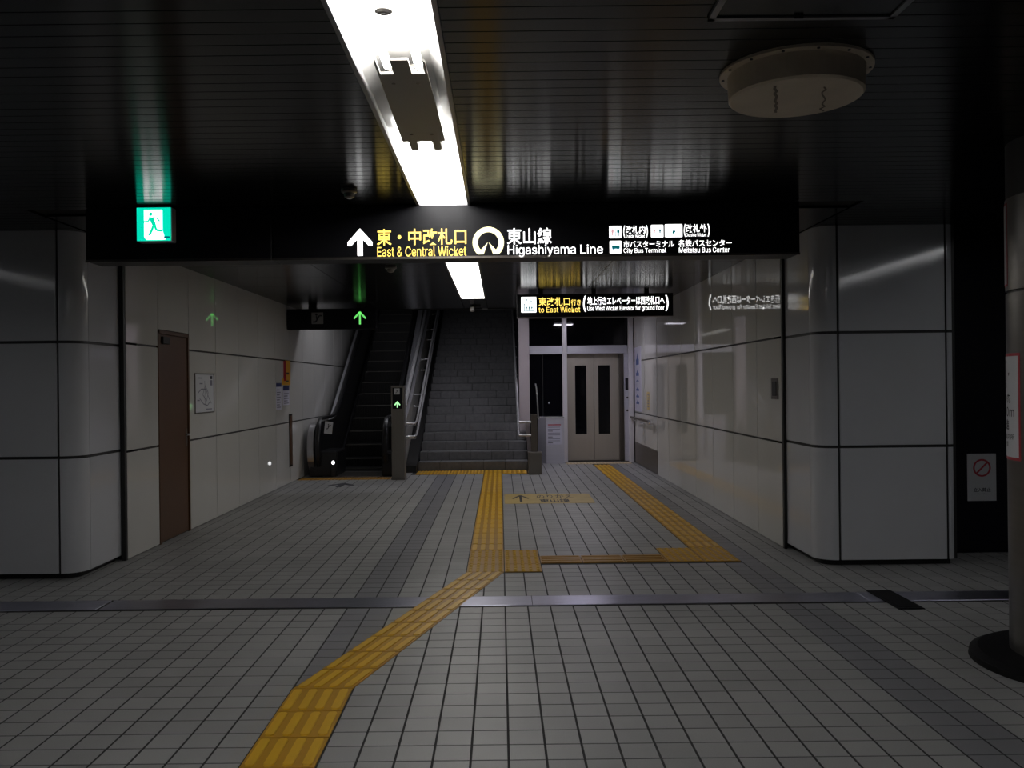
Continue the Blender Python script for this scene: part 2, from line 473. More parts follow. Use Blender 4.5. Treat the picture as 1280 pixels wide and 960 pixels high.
# ------------------------------------------------------------------ tactile paving
def tactile(name, label, blocks, base, bar, style, indiv=False):
    """blocks: list of (x0, x1, shift, y0, y1): parallelograms, 'shift' = sideways move of the far edge"""
    x0, x1, s, y0, y1 = blocks[0]
    t = thing(name, label, 'tactile paving', ((x0 + x1) / 2, y0, 0))
    for x0, x1, s, y0, y1 in blocks:
        z = 0.004
        g = 0.0035
        def P(a, b):                                   # a, b in 0..1 of the block
            return (x0 + (x1 - x0) * a + s * b, y0 + (y1 - y0) * b)
        ga, gb = g / (x1 - x0), g / (y1 - y0)
        mb = MB().prism_z([P(ga, gb), P(1 - ga, gb), P(1 - ga, 1 - gb), P(ga, 1 - gb)], -.006, z)
        blk = mb.build('tactile_block', base, t)
        shapes = []
        if style == 'bar':
            for k in range(4):
                c = (k + .5) / 4; w = 0.07
                shapes.append([P(c - w, .10), P(c - w * .6, .05), P(c + w * .6, .05), P(c + w, .10), P(c + w, .90), P(c + w * .6, .95), P(c - w * .6, .95), P(c - w, .90)])
        elif style == 'cross':
            for k in range(4):
                c = (k + .5) / 4; w = 0.07
                shapes.append([P(.04, c - w), P(.96, c - w), P(.96, c + w), P(.04, c + w)])
        else:
            for k in range(5):
                for l in range(5):
                    a, b = (k + .5) / 5, (l + .5) / 5; r = 0.058
                    shapes.append([P(a + r * math.cos(q * math.pi / 4), b + r * math.sin(q * math.pi / 4)) for q in range(8)])
        if indiv:
            for sh in shapes:
                m = MB(); ins(m, sh, z, z + .005); m.build('raised_bar', bar, blk)
        else:
            m = MB()
            for sh in shapes: ins(m, sh, z, z + .005)
            m.build('raised_bars' if style != 'dot' else 'raised_dots', bar, blk, kind='stuff')
    return t
def ins(m, sh, z0, z1):                                # a low bump with sloping sides
    n = len(sh); cx = sum(p[0] for p in sh) / n; cy = sum(p[1] for p in sh) / n
    top = []
    for x, y in sh:
        d = math.hypot(x - cx, y - cy); k = max(0.3, 1 - .005 / max(d, 1e-4)); top.append((cx + (x - cx) * k, cy + (y - cy) * k))
    m.add([(x, y, z0) for x, y in sh] + [(x, y, z1) for x, y in top], [list(range(n, 2 * n))] + [(i, (i + 1) % n, n + (i + 1) % n, n + i) for i in range(n)])

bl = [(-1.032, -.732, 0, 4.33 - .3 * k, 4.63 - .3 * k) for k in range(8, 0, -1)]
tactile('tactile_strip', 'yellow bar tactile strip nearest the camera before the diagonal run', bl, 'tactile', 'tactile_bar', 'bar', True)
n = 9; dy = (6.975 - 4.33) / n
bl = [(-1.032 + .75 * k / n, -.732 + .75 * k / n, .75 / n, 4.33 + dy * k, 4.33 + dy * (k + 1)) for k in range(n)]
tactile('tactile_strip', 'diagonal yellow bar tactile strip crossing the steel floor sill', bl, 'tactile', 'tactile_bar', 'bar', True)
bl = [(-.282 + .3 * i, .018 + .3 * i, 0, 6.975 + .3 * k, 7.275 + .3 * k) for k in range(3) for i in range(2)]
tactile('tactile_junction', 'yellow dotted tactile junction where the diagonal strip meets the straight ones', bl, 'tactile', 'tactile_bar', 'dot')
bl = [(-.282, .018, 0, 7.875 + .3 * k, 8.175 + .3 * k) for k in range(22)] + [(-.282, .018, 0, 14.475, 14.775), (-.282, .018, 0, 14.775, 15.2)]
tactile('tactile_strip', 'straight yellow bar tactile strip leading to the dark staircase', bl, 'tactile', 'tactile_bar', 'bar')
bl = [(.318 + .35 * k, .668 + .35 * k, 0, 7.3, 7.6) for k in range(3)]
tactile('tactile_strip', 'short brownish yellow tactile strip running sideways between the two junctions', bl, 'tactile_brown', 'tactile_brown', 'cross')
bl = [(1.368 + .3 * i, 1.668 + .3 * i, 0, 7.3 + .3 * k, 7.6 + .3 * k) for k in range(2) for i in range(2)]
tactile('tactile_junction', 'yellow dotted tactile corner pad near the right wall', bl, 'tactile', 'tactile_bar', 'dot')
bl = [(1.668, 1.968, 0, 7.9 + .3 * k, 8.2 + .3 * k) for k in range(27)]
tactile('tactile_strip', 'straight yellow bar tactile strip leading to the elevator', bl, 'tactile', 'tactile_bar', 'bar')
bl = [(-1.415 + .283 * i, -1.132 + .283 * i, 0, 14.6 + .3 * k, 14.9 + .3 * k) for k in range(2) for i in (0, 1, 2, 3)] + [(.02, .44, 0, 14.6, 14.9), (.02, .44, 0, 14.9, 15.2)]
tactile('tactile_warning_strip', 'yellow dotted warning strip along the foot of the staircase', bl, 'tactile', 'tactile_bar', 'dot')
bl = [(-3.2 + .29 * i, -2.91 + .29 * i, 0, 13.95, 14.25) for i in range(5)]
tactile('tactile_warning_strip', 'brownish yellow warning strip in front of the escalator', bl, 'tactile_brown', 'tactile_brown', 'dot')
bl = [(1.2 + .3 * i, 1.5 + .3 * i, 0, 16.2, 16.5) for i in range(4)]
tactile('tactile_warning_strip', 'pale worn warning strip in front of the elevator doors', bl, 'tactile_pale', 'tactile_pale', 'dot')

# floor stickers
st = thing('floor_sticker', 'worn tan direction sticker on the floor right of the staircase tactile strip', 'sticker', (.59, 11.4, .0005))
MB().prism_z(rrect(.04, 1.165, 10.94, 11.87, .04), .0005, .003).build('sheet', 'sticker_tan', st)
shape('arrow', fit(THIN_ARROW, (.14, .36, 11.1, 11.75)), fn_floor(.0045), 'ink', st)
text('のりかえ', (.46, .93, 11.42, 11.76), fn_floor(.0045), 'ink', st, .0)
text('東山線', (.48, .86, 11.03, 11.34), fn_floor(.0045), 'ink', st, .02)
st = thing('floor_sticker', 'black arrow sticker on the floor in front of the escalator', 'sticker', (-2.38, 13.2, .0005))
ob = MB()
for lp in fit(ARROW, (-2.57, -2.19, 12.95, 13.5)): ob.prism_z(lp, .0005, .003)
ob.build('arrow', 'ink', st)

# ------------------------------------------------------------------ CEILING
ceiling = MB().box(-9, 9, -4, 6.17, CEIL + .02, CEIL + .25).build('ceiling_base', 'ceil_back')
# the base has a slot for each light trough: built of strips instead of one slab
bpy.data.objects.remove(ceiling)
LX = (-0.372, 4.32, -5.3)
HW = 0.165
def slots(y0, y1):
    xs = [-9]
    for c in sorted(LX): xs += [c - HW - .02, c + HW + .02]
    xs.append(9)
    return [(xs[i], xs[i + 1]) for i in range(0, len(xs), 2)]
mb = MB()
for a, b in slots(-4, 6.1): mb.box(a, b, -4, 6.17, CEIL + .02, CEIL + .22)
mb.box(-9, -3.42, 6.17, 8.0, CEIL + .02, CEIL + .22); mb.box(2.72, 9, 6.17, 8.0, CEIL + .02, CEIL + .22)
for c in LX:
    mb.box(c - HW - .02, c + HW + .02, 6.08, 6.17, CEIL + .02, CEIL + .22)
    mb.box(c - HW - .02, c + HW + .02, -4, -2.05, CEIL + .02, CEIL + .22)
ceiling = mb.build('ceiling', 'ceil_back')
tag(ceiling, 'dark slatted metal ceiling over the near concourse', 'ceiling', kind='structure')
P = 0.1
segs = slots(-4, 6.1)
slat_me = []
for a, b in segs:
    hw = (b - a) / 2; m = MB()
    prof = [(-.0475, .018), (-.0475, .001), (-.0465, 0), (.0465, 0), (.0475, .001), (.0475, .018)]
    m.prism_x(prof, -hw, hw)
    slat_me.append(raw_mesh('ceiling_slat', m, 'ceil_slat'))
for k in range(64):
    y = 6.045 - P * k
    for (a, b), me in zip(segs, slat_me):
        inst('ceiling_slat', me, ((a + b) / 2, y, CEIL), ceiling)

for a, b in ((-9, -3.245), (2.515, 9)):
    hw = (b - a) / 2
    me = raw_mesh('ceiling_slat', MB().prism_x(prof, -hw, hw), 'ceil_slat')
    for k in range(15): inst('ceiling_slat', me, ((a + b) / 2, 6.145 + P * k, CEIL), ceiling)
cc = MB()
SL = (-.372 - HW - .02, -.372 + HW + .02)
cc.box(-3.4, SL[0], 6.17, 14.4, CEIL + .02, CEIL + .2); cc.box(SL[1], 2.7, 6.17, 14.4, CEIL + .02, CEIL + .2)
cc.box(SL[0], SL[1], 6.17, 8.15, CEIL + .02, CEIL + .2); cc.box(SL[0], SL[1], 12.72, 14.4, CEIL + .02, CEIL + .2)
cc.box(.5, 2.7, 14.4, 17.0, CEIL + .02, CEIL + .2)
ceil2 = cc.build('ceiling_corridor', 'ceil_back')
tag(ceil2, 'smooth dark panelled ceiling of the passage to the stairs', 'ceiling', kind='structure')
ys = [6.33 + .92 * k for k in range(9)]
ys[-1] = 14.38
for a, b in zip(ys, ys[1:]):
    for x0, x1 in ((-3.22, -1.9), (-1.9, SL[0]), (SL[1], 1.15), (1.15, 2.5)):
        MB().box(x0 + .002, x1 - .002, a + .002, b - .002, CEIL, CEIL + .018, .002).build('ceiling_panel', 'ceil_panel', ceil2)
for a, b in ((6.33, 8.15), (12.72, 14.38)):
    MB().box(SL[0] + .002, SL[1] - .002, a + .002, b - .002, CEIL, CEIL + .018, .002).build('ceiling_panel', 'ceil_panel', ceil2)
for a, b in ((14.4, 15.6), (15.6, 16.7)):
    MB().box(.52, 2.5, a + .002, b - .002, CEIL, CEIL + .018, .002).build('ceiling_panel', 'ceil_panel', ceil2)
MB().box(-3.3, .5, 14.385, 14.46, CEIL - .012, CEIL + .2).build('ceiling_edge', 'matt_black', ceil2)

# ------------------------------------------------------------------ light fixtures
def trough(cx, y0, y1, label, lamps, covers, lit, group):
    t = thing('ceiling_light', label, 'ceiling light', (cx, (y0 + y1) / 2, CEIL - .002), group)
    d = 0.13
    prof = [(-HW, 0), (-HW, .03), (-.10, d), (.10, d), (HW, .03), (HW, 0), (HW + .003, 0), (HW + .003, .035), (.103, d + .004), (-.103, d + .004), (-HW - .003, .035), (-HW - .003, 0)]
    m = MB(); m.prism_y([(cx + a, CEIL + b) for a, b in prof], y0, y1)
    recalc(m.build('reflector', 'reflector', t))
    for y in (y0, y1):
        MB().prism_y([(cx - HW, CEIL), (cx - HW, CEIL + .03), (cx - .1, CEIL + d), (cx + .1, CEIL + d), (cx + HW, CEIL + .03), (cx + HW, CEIL)], y - .004, y + .004).build('end_plate', 'reflector', t)
    for s in (-1, 1):
        a, b = sorted((cx + s * HW, cx + s * (HW + .018)))
        MB().box(a, b, y0 - .01, y1 + .01, CEIL - .008, CEIL + .004).build('rim', 'aluminium', t)
    MB().box(cx - HW, cx + HW, y1, y1 + .014, CEIL - .008, CEIL + .004).build('rim', 'aluminium', t)
    for a, b in lamps:
        for s in (-1, 1):
            m = MB().tube([(cx + s * .062, a, CEIL + .045), (cx + s * .062, b, CEIL + .045)], .0165, 12)
            m.build('lamp_tube', lit, t)
    for a, b in covers:
        w = .098; q = .026; a -= .07
        pm = MB().prism_z([(cx - w, a + .15), (cx + w, a + .15), (cx + w * 1.1, b - .08), (cx + w * 1.1, b), (cx - w * 1.1, b), (cx - w * 1.1, b - .08)], CEIL + .004, CEIL + .014)
        for f0, f1 in ((-w, -.062 - q), (-.062 + q, .062 - q), (.062 + q, w)):
            pm.prism_z([(cx + f0, a + (.03 if f0 == -w else 0)), (cx + f1, a + (.03 if f1 == w else 0)), (cx + f1, a + .1501), (cx + f0, a + .1501)], CEIL + .004, CEIL + .014)
        cv = recalc(pm.build('socket_cover', 'socket_grey', t))
        MB().box(cx - w + .02, cx + w - .02, a + .30, b - .01, CEIL + .014, CEIL + .10, .006).build('ballast_box', 'socket_grey', cv)
        for sx in (-1, 1):
            for y in (a + .26, b - .13):
                MB().lathe(cx + sx * .05, y, [(.008, CEIL + .0042), (.008, CEIL + .001), (.004, CEIL)], 10).build('screw', 'steel_dark', cv)
            MB().prism_z(rrect(cx + sx * .06 - .021, cx + sx * .06 + .021, b - .01, b + .20, .020), CEIL + .012, CEIL + .06).build('lampholder', 'socket_grey', t)
    return t
cov = [(3.44, 4.50), (.98, 2.02)]
lam = [(4.68, 5.97), (2.20, 3.54), (-.5, 1.06)]
trough(-.372, -2.0, 6.05, 'long recessed fluorescent ceiling light with grey socket cover over the centre', lam, cov, 'tube_lit', 'recessed trough lights')
trough(4.32, -2.0, 6.05, 'recessed fluorescent ceiling light parallel to the centre one, far right beyond the column', [(-.5, 2.3), (2.4, 5.9)], [], 'tube_side', 'recessed trough lights')
trough(-5.3, -2.0, 6.05, 'recessed fluorescent ceiling light parallel to the centre one, far left', [(-.5, 2.3), (2.4, 5.9)], [], 'tube_dim', 'recessed trough lights')
# emergency indicator inside the centre trough
e = thing('emergency_lamp', 'small grey emergency lamp inside the long centre ceiling light', 'lamp', (-.372, 2.94, CEIL))
MB().lathe(-.372, 2.94, [(.03, CEIL + .02), (.03, CEIL + .008), (.018, CEIL + .002)], 16).build('body', 'socket_grey', e)
MB().box(-.374, -.37, 2.938, 2.942, CEIL + .02, CEIL + .13).build('stem', 'socket_grey', e)
MB().lathe(-.372, 2.94, [(.010, CEIL + .0021), (.008, CEIL - .002)], 12).build('lens', 'dim_grey', e)

t = thing('ceiling_light', 'white glowing panel light in the passage ceiling before the stairs', 'ceiling light', (-.372, 10.4, CEIL - .002))
MB().box(-.372 - HW + .004, -.372 + HW - .004, 8.16, 12.70, CEIL + .002, CEIL + .03).build('diffuser', 'diffuser_lit', t)
for a, b, c, d in ((-.372 - HW - .018, -.372 - HW + .004, 8.14, 12.72), (-.372 + HW - .004, -.372 + HW + .018, 8.14, 12.72), (-.372 - HW, -.372 + HW, 8.14, 8.16), (-.372 - HW, -.372 + HW, 12.70, 12.72)):
    MB().box(a, b, c, d, CEIL - .006, CEIL + .03).build('rim', 'aluminium', t)

# ------------------------------------------------------------------ ceiling fittings
d = thing('ceiling_drum', 'round beige drum cover with stained face bolted under the dark ceiling', 'drum cover', (1.185, 3.52, 2.60))
cx, cy = 1.185, 3.52
MB().lathe(cx, cy, [(.292, CEIL - .001), (.292, CEIL - .012), (.262, CEIL - .014)], 56).build('flange', 'drum_beige', d)
MB().lathe(cx, cy, [(.262, CEIL - .013), (.258, 2.606), (.250, 2.598), (.02, 2.596)], 56).build('drum', 'drum_beige', d)
for k in range(14):
    a = 2 * math.pi * k / 14 + .2
    MB().lathe(cx + .278 * math.cos(a), cy + .278 * math.sin(a), [(.006, CEIL - .0115), (.006, CEIL - .016)], 8).build('bolt', 'ink', d)
def crack(x, amp, w):
    pts = []
    y = cy - .2 + abs(x) * .5
    while y < cy + .2 - abs(x) * .4:
        pts.append((cx + x + (y - cy) * .33 + random.uniform(-amp, amp), y)); y += .03
    m = MB()
    for lp in stroke(pts, w): m.prism_z(lp, 2.5945, 2.5965)
    return m
crack(-.075, .008, .010).build('stain_streak', 'drum_crack', d)
crack(.11, .010, .006).build('stain_streak', 'drum_crack', d)

h = thing('access_hatch', 'square ceiling access hatch with thin aluminium frame', 'hatch', (1.03, 2.66, CEIL - .012))
x0, x1, y0, y1 = .715, 1.345, 2.37, 3.0
for a, b, c, e in ((x0, x1, y1 - .022, y1), (x0, x1, y0, y0 + .022), (x0, x0 + .022, y0, y1), (x1 - .022, x1, y0, y1)):
    MB().box(a, b, c, e, CEIL - .012, CEIL - .0005).build('frame_bar', 'aluminium', h)
MB().box(x0 + .022, x1 - .022, y0 + .022, y1 - .022, CEIL - .006, CEIL - .0005).build('hatch_panel', 'ceil_slat', h)
MB().box(1.0, 1.03, y1 - .03, y1 - .024, CEIL - .016, CEIL - .006).build('latch', 'ink', h)

def detector(x, y, z, label, r):
    s = thing('smoke_detector', label, 'detector', (x, y, z - .06))
    MB().lathe(x, y, [(r, z - .001), (r, z - .02), (r * .8, z - .026)], 24).build('base', 'steel_brown', s)
    MB().lathe(x, y, [(r * .7, z - .026), (r * .62, z - .05), (r * .3, z - .06)], 24).build('chamber', 'steel_brown', s)
detector(-.93, 5.55, CEIL, 'small round detector on the slatted ceiling left of the centre light', .05)
detector(-1.12, 9.2, CEIL, 'small round detector on the smooth passage ceiling behind the sign', .06)
s = thing('ceiling_camera', 'small camera fitting at the ceiling edge above the stairs', 'camera', (-.40, 13.9, CEIL - .12))
MB().box(-.43, -.29, 13.75, 13.9, CEIL - .03, CEIL - .001, .004).build('bracket', 'matt_black', s)
MB().box(-.455, -.385, 13.72, 13.8, CEIL - .10, CEIL - .03, .01).build('body', 'frame_white', s)
MB().box(-.26, -.18, 13.74, 13.8, CEIL - .075, CEIL - .05, .006).build('sensor', 'dim_grey', s)

# ------------------------------------------------------------------ WALLS
ROWS = ((.008, .923), (.941, 1.858), (1.876, CEIL))
def wall_panels(parent, X, sgn, ycuts, rows, m='panel_white', skip=()):
    for a, b in zip(ycuts, ycuts[1:]):
        for r, (z0, z1) in enumerate(rows):
            if (round(a, 2), r) in skip: continue
            x0, x1 = sorted((X, X + sgn * .02))
            MB().box(x0, x1, a + .006, b - .006, z0, z1, .0015).build('wall_panel', m, parent)

wl = MB().box(-3.5, -3.241, 7.92, 26, 0, 7).build('wall_left', 'joint_black')
tag(wl, 'left passage wall of glossy off-white panels', 'wall', kind='structure')
cuts = [9.19, 10.06, 10.93, 11.82, 12.72, 13.58] + [14.48 + .9 * k for k in range(12)]
wall_panels(wl, -3.22, -1, [7.64, 8.36], ROWS)
wall_panels(wl, -3.22, -1, cuts, ROWS)
wall_panels(wl, -3.22, -1, [13.58] + cuts[6:], ((2.722, 3.6), (3.612, 4.5), (4.512, 5.4), (5.412, 6.3)))
MB().box(-3.24, -3.22, 8.362, 9.188, 2.035, CEIL, .0015).build('wall_panel', 'panel_white', wl)
MB().box(-3.259, -3.221, 7.60, 7.64, 0, CEIL).build('end_trim', 'joint_black', wl)

dr = thing('door_1', 'plain brown metal service door in the left panelled wall', 'door', (-3.23, 8.77, 0), kind='structure')
MB().box(-3.236, -3.226, 8.40, 9.15, .012, 1.99, .003).build('door_leaf', 'door_brown', dr)
for a, b, c, e in ((8.362, 8.398, 0, 2.03), (9.152, 9.188, 0, 2.03), (8.362, 9.188, 1.993, 2.03)):
    MB().box(-3.24, -3.214, a, b, c, e, .003).build('door_frame', 'steel_dark' if 0 else 'door_brown', dr)
MB().box(-3.226, -3.221, 9.085, 9.125, .88, 1.06, .002).build('lock_plate', 'steel_dark', dr)
MB().tube([(-3.222, 9.105, 1.0), (-3.185, 9.105, 1.0), (-3.18, 9.08, 1.0), (-3.18, 8.99, 1.0)], .009, 8, (0, 0, 1)).build('door_handle', 'steel', dr)
MB().box(-3.226, -3.20, 8.45, 8.62, 1.90, 1.97, .004).build('door_closer', 'matt_black', dr)

wr = MB().box(2.511, 2.75, 8.12, 17.0, 0, CEIL + .02).build('wall_right', 'joint_black')
tag(wr, 'right passage wall of glossy off-white panels', 'wall', kind='structure')
wall_panels(wr, 2.49, 1, [7.85, 8.60, 9.50, 10.40, 11.32, 12.22, 13.14, 14.06], ROWS)
wall_panels(wr, 2.49, 1, [14.09, 15.3, 16.42], ((.385, .923), (.941, 1.858), (1.876, CEIL)))
MB().box(2.49, 2.51, 14.09, 16.42, .01, .378, .002).build('kick_plate', 'steel_dark', wr)
MB().box(2.491, 2.515, 7.81, 7.85, 0, CEIL).build('end_trim', 'joint_black', wr)

wb = MB().box(3.66, 9, 7.55, 7.75, 0, CEIL + .02).build('wall_back_right', 'dark_navy')
tag(wb, 'dark navy wall to the right of the right pillar', 'wall', kind='structure')
for k in range(5):
    MB().box(3.67 + 1.05 * k, 3.67 + 1.05 * k + 1.04, 7.535, 7.55, .02, CEIL, .003).build('wall_panel', 'dark_navy', wb)
wb = MB().box(-9, -6.21, 7.55, 7.75, 0, CEIL + .02).build('wall_back_left', 'dark_navy')
tag(wb, 'dark navy wall behind the left pillar', 'wall', kind='structure')
for k in range(2):
    MB().box(-8.9 + 1.05 * k, -8.9 + 1.05 * k + 1.04, 7.535, 7.55, .02, CEIL, .003).build('wall_panel', 'dark_navy', wb)

# shaft enclosure around escalator and stairs
ws = MB().box(.36, .62, 16.9, 26, 0, 7).build('wall_stair_right', 'dark_navy')
tag(ws, 'dark side wall of the elevator shaft beside the stairs', 'wall', kind='structure')
ws = MB().box(-3.5, .62, 26, 26.2, 0, 8).build('wall_stair_back', 'dark_navy')
tag(ws, 'dark end wall at the top of the stair well', 'wall', kind='structure')
ws = MB().prism_x([(14.47, CEIL + .02), (14.47, CEIL + 1.4), (26, 9.0), (26, 8.9), (14.6, CEIL + 1.3), (14.6, CEIL + .02)], -3.5, .62).build('ceiling_stair_well', 'ceil_back')
tag(ws, 'dark sloping ceiling above the escalator and stairs', 'ceiling', kind='structure')

# ------------------------------------------------------------------ pillars
def pillar(label, xs, xf, yf, ye, z0, xend, side, j0, j1, zt=CEIL):
    """xs: x of the passage side, xf: start of front face, yf: front y, ye: back y of side, side=+1 front extends to +x"""
    t = thing('pillar', label, 'pillar', ((xs + xend) / 2, (yf + ye) / 2, 0))
    rows = ((z0, j0 - .011), (j0 + .011, j1 - .011), (j1 + .011, zt))
    r = abs(xf - xs); g = .006 * side
    th = .02
    def arc(rad, a0=0, a1=90, n=10):                    # outer corner, from front face to passage side
        c = (xf, yf + r)
        return [(c[0] - side * rad * math.sin(math.radians(a0 + (a1 - a0) * i / n)), c[1] - rad * math.cos(math.radians(a0 + (a1 - a0) * i / n))) for i in range(n + 1)]
    core = arc(r - .015) + [(xs + side * .015, ye), (xend - side * .015, ye), (xend - side * .015, yf + .015)]
    MB().prism_z(core, z0 + .005, zt + .01).build('core', 'joint_black', t)
    inner = arc(r - .06) + [(xs + side * .06, ye), (xend - side * .05, ye), (xend - side * .05, yf + .06)]
    MB().prism_z(inner, 0, z0 + .006).build('plinth', 'matt_black', t)
    for za, zb in rows:
        o, i_ = arc(r), arc(r - th)
        m = MB(); nn = len(o)
        vs = [(x, y, z) for z in (za, zb) for x, y in o + i_]
        L2 = 2 * nn
        fo = [(k, k + 1, L2 + k + 1, L2 + k) for k in range(nn - 1)]
        m.add(vs, fo, True)
        m.add(vs, [(nn + k, L2 + nn + k, L2 + nn + k + 1, nn + k + 1) for k in range(nn - 1)] + [(k, nn + k, nn + k + 1, k + 1) for k in range(nn - 1)] + [(L2 + k, L2 + k + 1, L2 + nn + k + 1, L2 + nn + k) for k in range(nn - 1)] + [(0, L2, L2 + nn, nn), (nn - 1, L2 - 1, L2 + L2 - 1, L2 + nn - 1)])
        recalc(m.build('corner_panel', 'pillar_white', t))
        a, b = sorted((xs, xs + side * th))
        MB().box(a, b, yf + r + .007, ye, za, zb, .0015).build('side_panel', 'pillar_white', t)
        xe = xend - side * .09
        a, b = sorted((xf + side * .020, xe - side * .010))
        MB().box(a, b, yf, yf + th, za, zb, .0015).build('front_panel', 'pillar_white', t)
        pts = [(xe + side * .010, yf)] + [(xend - side * .085 + side * .085 * math.sin(math.radians(15 * k)), yf + .085 - .085 * math.cos(math.radians(15 * k))) for k in range(7)] + [(xend, ye), (xend - side * .02, ye), (xend - side * .02, yf + .09), (xe + side * .010, yf + .02)]
        recalc(MB().prism_z(pts, za, zb).build('end_panel', 'pillar_white', t))
    return t
YL = 6.88
pillar('large pillar clad in pale enamel panels at the left edge', -3.262, -3.42, YL, 7.62, .047, -6.2, -1, .946, 1.845)
pillar('large pillar clad in pale enamel panels right of the passage', 2.517, 2.68, 7.05, 7.86, .05, 3.64, 1, .950, 1.860)

# ------------------------------------------------------------------ header with sign
YS = 6.05
bx = fbox(342, 1000, 262, 323, YS)
hx0, hx1 = -2.815, 2.055
zb, zt = 2.345, CEIL - .003
sh = thing('shutter_housing', 'black shutter housing beam left of the lit direction sign', 'housing', ((hx0 - 1.55) / 2, 6.12, zb))
MB().box(hx0, -1.546, YS, 6.30, zb, zt, .004).build('casing', 'sign_black', sh)
MB().box(hx0, -1.546, YS - .006, YS + .002, zb - .006, zb + .012).build('lower_edge', 'steel_dark', sh)
sg = thing('overhead_sign', 'long black overhead sign with lit arrow, East and Central Wicket and Higashiyama Line', 'sign', (.26, 6.12, zb))
MB().box(-1.54, hx1, YS, 6.30, zb, zt, .004).build('casing', 'sign_black', sg)
MB().box(-1.54, hx1, YS - .006, YS + .002, zb - .006, zb + .010).build('lower_edge', 'steel_dark', sg)
MB().box(-1.53, hx1 - .02, YS - .004, YS + .001, zb + .015, 2.655).build('face', 'sign_black', sg)
YT = YS - .006
fy = fn_front(YT)
def T(body, p0, p1, q0, q1, m, parent, bold=.01, Y=YT): return text(body, fbox(p0, p1, q0, q1, Y), fn_front(Y), m, parent, bold)
shape('arrow', fit(ARROW, fbox(434.6, 465.5, 285.5, 319.8, YT)), fy, 'glow_white', sg)
T('東・中改札口', 471, 583, 285.8, 306.4, 'glow_yellow', sg, .013)
T('East & Central Wicket', 471.5, 583, 307.8, 320.4, 'glow_yellow', sg, .010)
b = fbox(590.6, 630, 284.6, 321, YT)
cx, cz = (b[0] + b[1]) / 2, (b[2] + b[3]) / 2 - .002; R = (b[1] - b[0]) / 2
lp = annulus(cx, cz, R * .66, R, -48, 228)
for s in (-1, 1):
    lp.append([(cx + s * R * .30, cz - R * .74), (cx + s * R * .67, cz - R * .74), (cx + s * R * .67, cz - R * .70), (cx + s * R * .47, cz - R * .45), (cx + s * R * .03, cz + R * .02), (cx + s * R * .10, cz - R * .18)][::s])
shape('line_emblem', lp, fy, 'glow_cream', sg)
T('東山線', 633.7, 689.8, 284.8, 305.4, 'glow_white', sg, .013)
T('Higashiyama', 634.6, 719.5, 305.8, 321, 'glow_white', sg, .010)
T('Line', 725.5, 753.7, 305.4, 317.2, 'glow_white', sg, .010)
def icon(p0, p1, q0, q1, parent, loops_list, Y=YT, name='pictogram_plate', m='glow_white'):
    b = fbox(p0, p1, q0, q1, Y)
    pl = shape(name, [rrect(*b, .006)], fn_front(Y), m, parent)
    for loops, mm, sub in loops_list:
        w, hh = b[1] - b[0], b[3] - b[2]
        bb = (b[0] + w * sub[0], b[0] + w * sub[1], b[2] + hh * sub[2], b[2] + hh * sub[3])
        shape('pictogram', fit(loops, bb), fn_front(Y - .0015), mm, pl)
icon(761.5, 776.7, 282.4, 297.7, sg, [(PERSON, 'icon_pink', (.12, .42, .2, .85)), (PERSON, 'icon_teal', (.58, .9, .15, .88)), ([rect(.47, .53, 0, 1)], 'icon_teal', (0, 1, .1, .9))])
T('(', 779.2, 781.4, 281.8, 297.6, 'glow_white', sg, .01)
T('改札内', 782, 806.5, 282.2, 292.0, 'glow_white', sg, .012)
T('Inside Wicket', 782, 806, 293.0, 297.2, 'glow_white', sg, .008)
T(')', 807.5, 809.8, 281.4, 297.2, 'glow_white', sg, .01)
icon(813.7, 829.2, 281.0, 296.7, sg, [(PERSON, 'icon_teal', (.6, .85, .3, .75)), (PERSON, 'icon_pink', (.15, .4, .3, .75))])
icon(831, 853, 280.2, 296.4, sg, [([[(0, 0), (.5, .1), (1, .6), (.6, 1), (.1, .8)]], 'icon_teal', (.42, .62, .25, .55)), ([rect(0, 1, 0, 1)], 'icon_pink', (.75, .9, .5, .6))])
T('(', 854.8, 857.2, 280.0, 296.0, 'glow_white', sg, .01)
T('改札外', 857.5, 883.5, 280.2, 290.4, 'glow_white', sg, .012)
T('Outside Wicket', 857.5, 883, 291.4, 295.6, 'glow_white', sg, .008)
T(')', 884.4, 887, 279.8, 295.6, 'glow_white', sg, .01)
icon(762, 776.7, 301, 316.7, sg, [(BUS, 'icon_teal', (.1, .95, .15, .9))])
T('市バスターミナル', 779.3, 842.8, 300.6, 309.2, 'glow_white', sg, .014)
T('City Bus Terminal', 779.5, 832.7, 310, 317.4, 'glow_white', sg, .008)
T('名鉄バスセンター', 848, 914.6, 299.3, 308.2, 'glow_white', sg, .014)
T('Meitetsu Bus Center', 848.7, 911.8, 308.9, 315.6, 'glow_white', sg, .008)

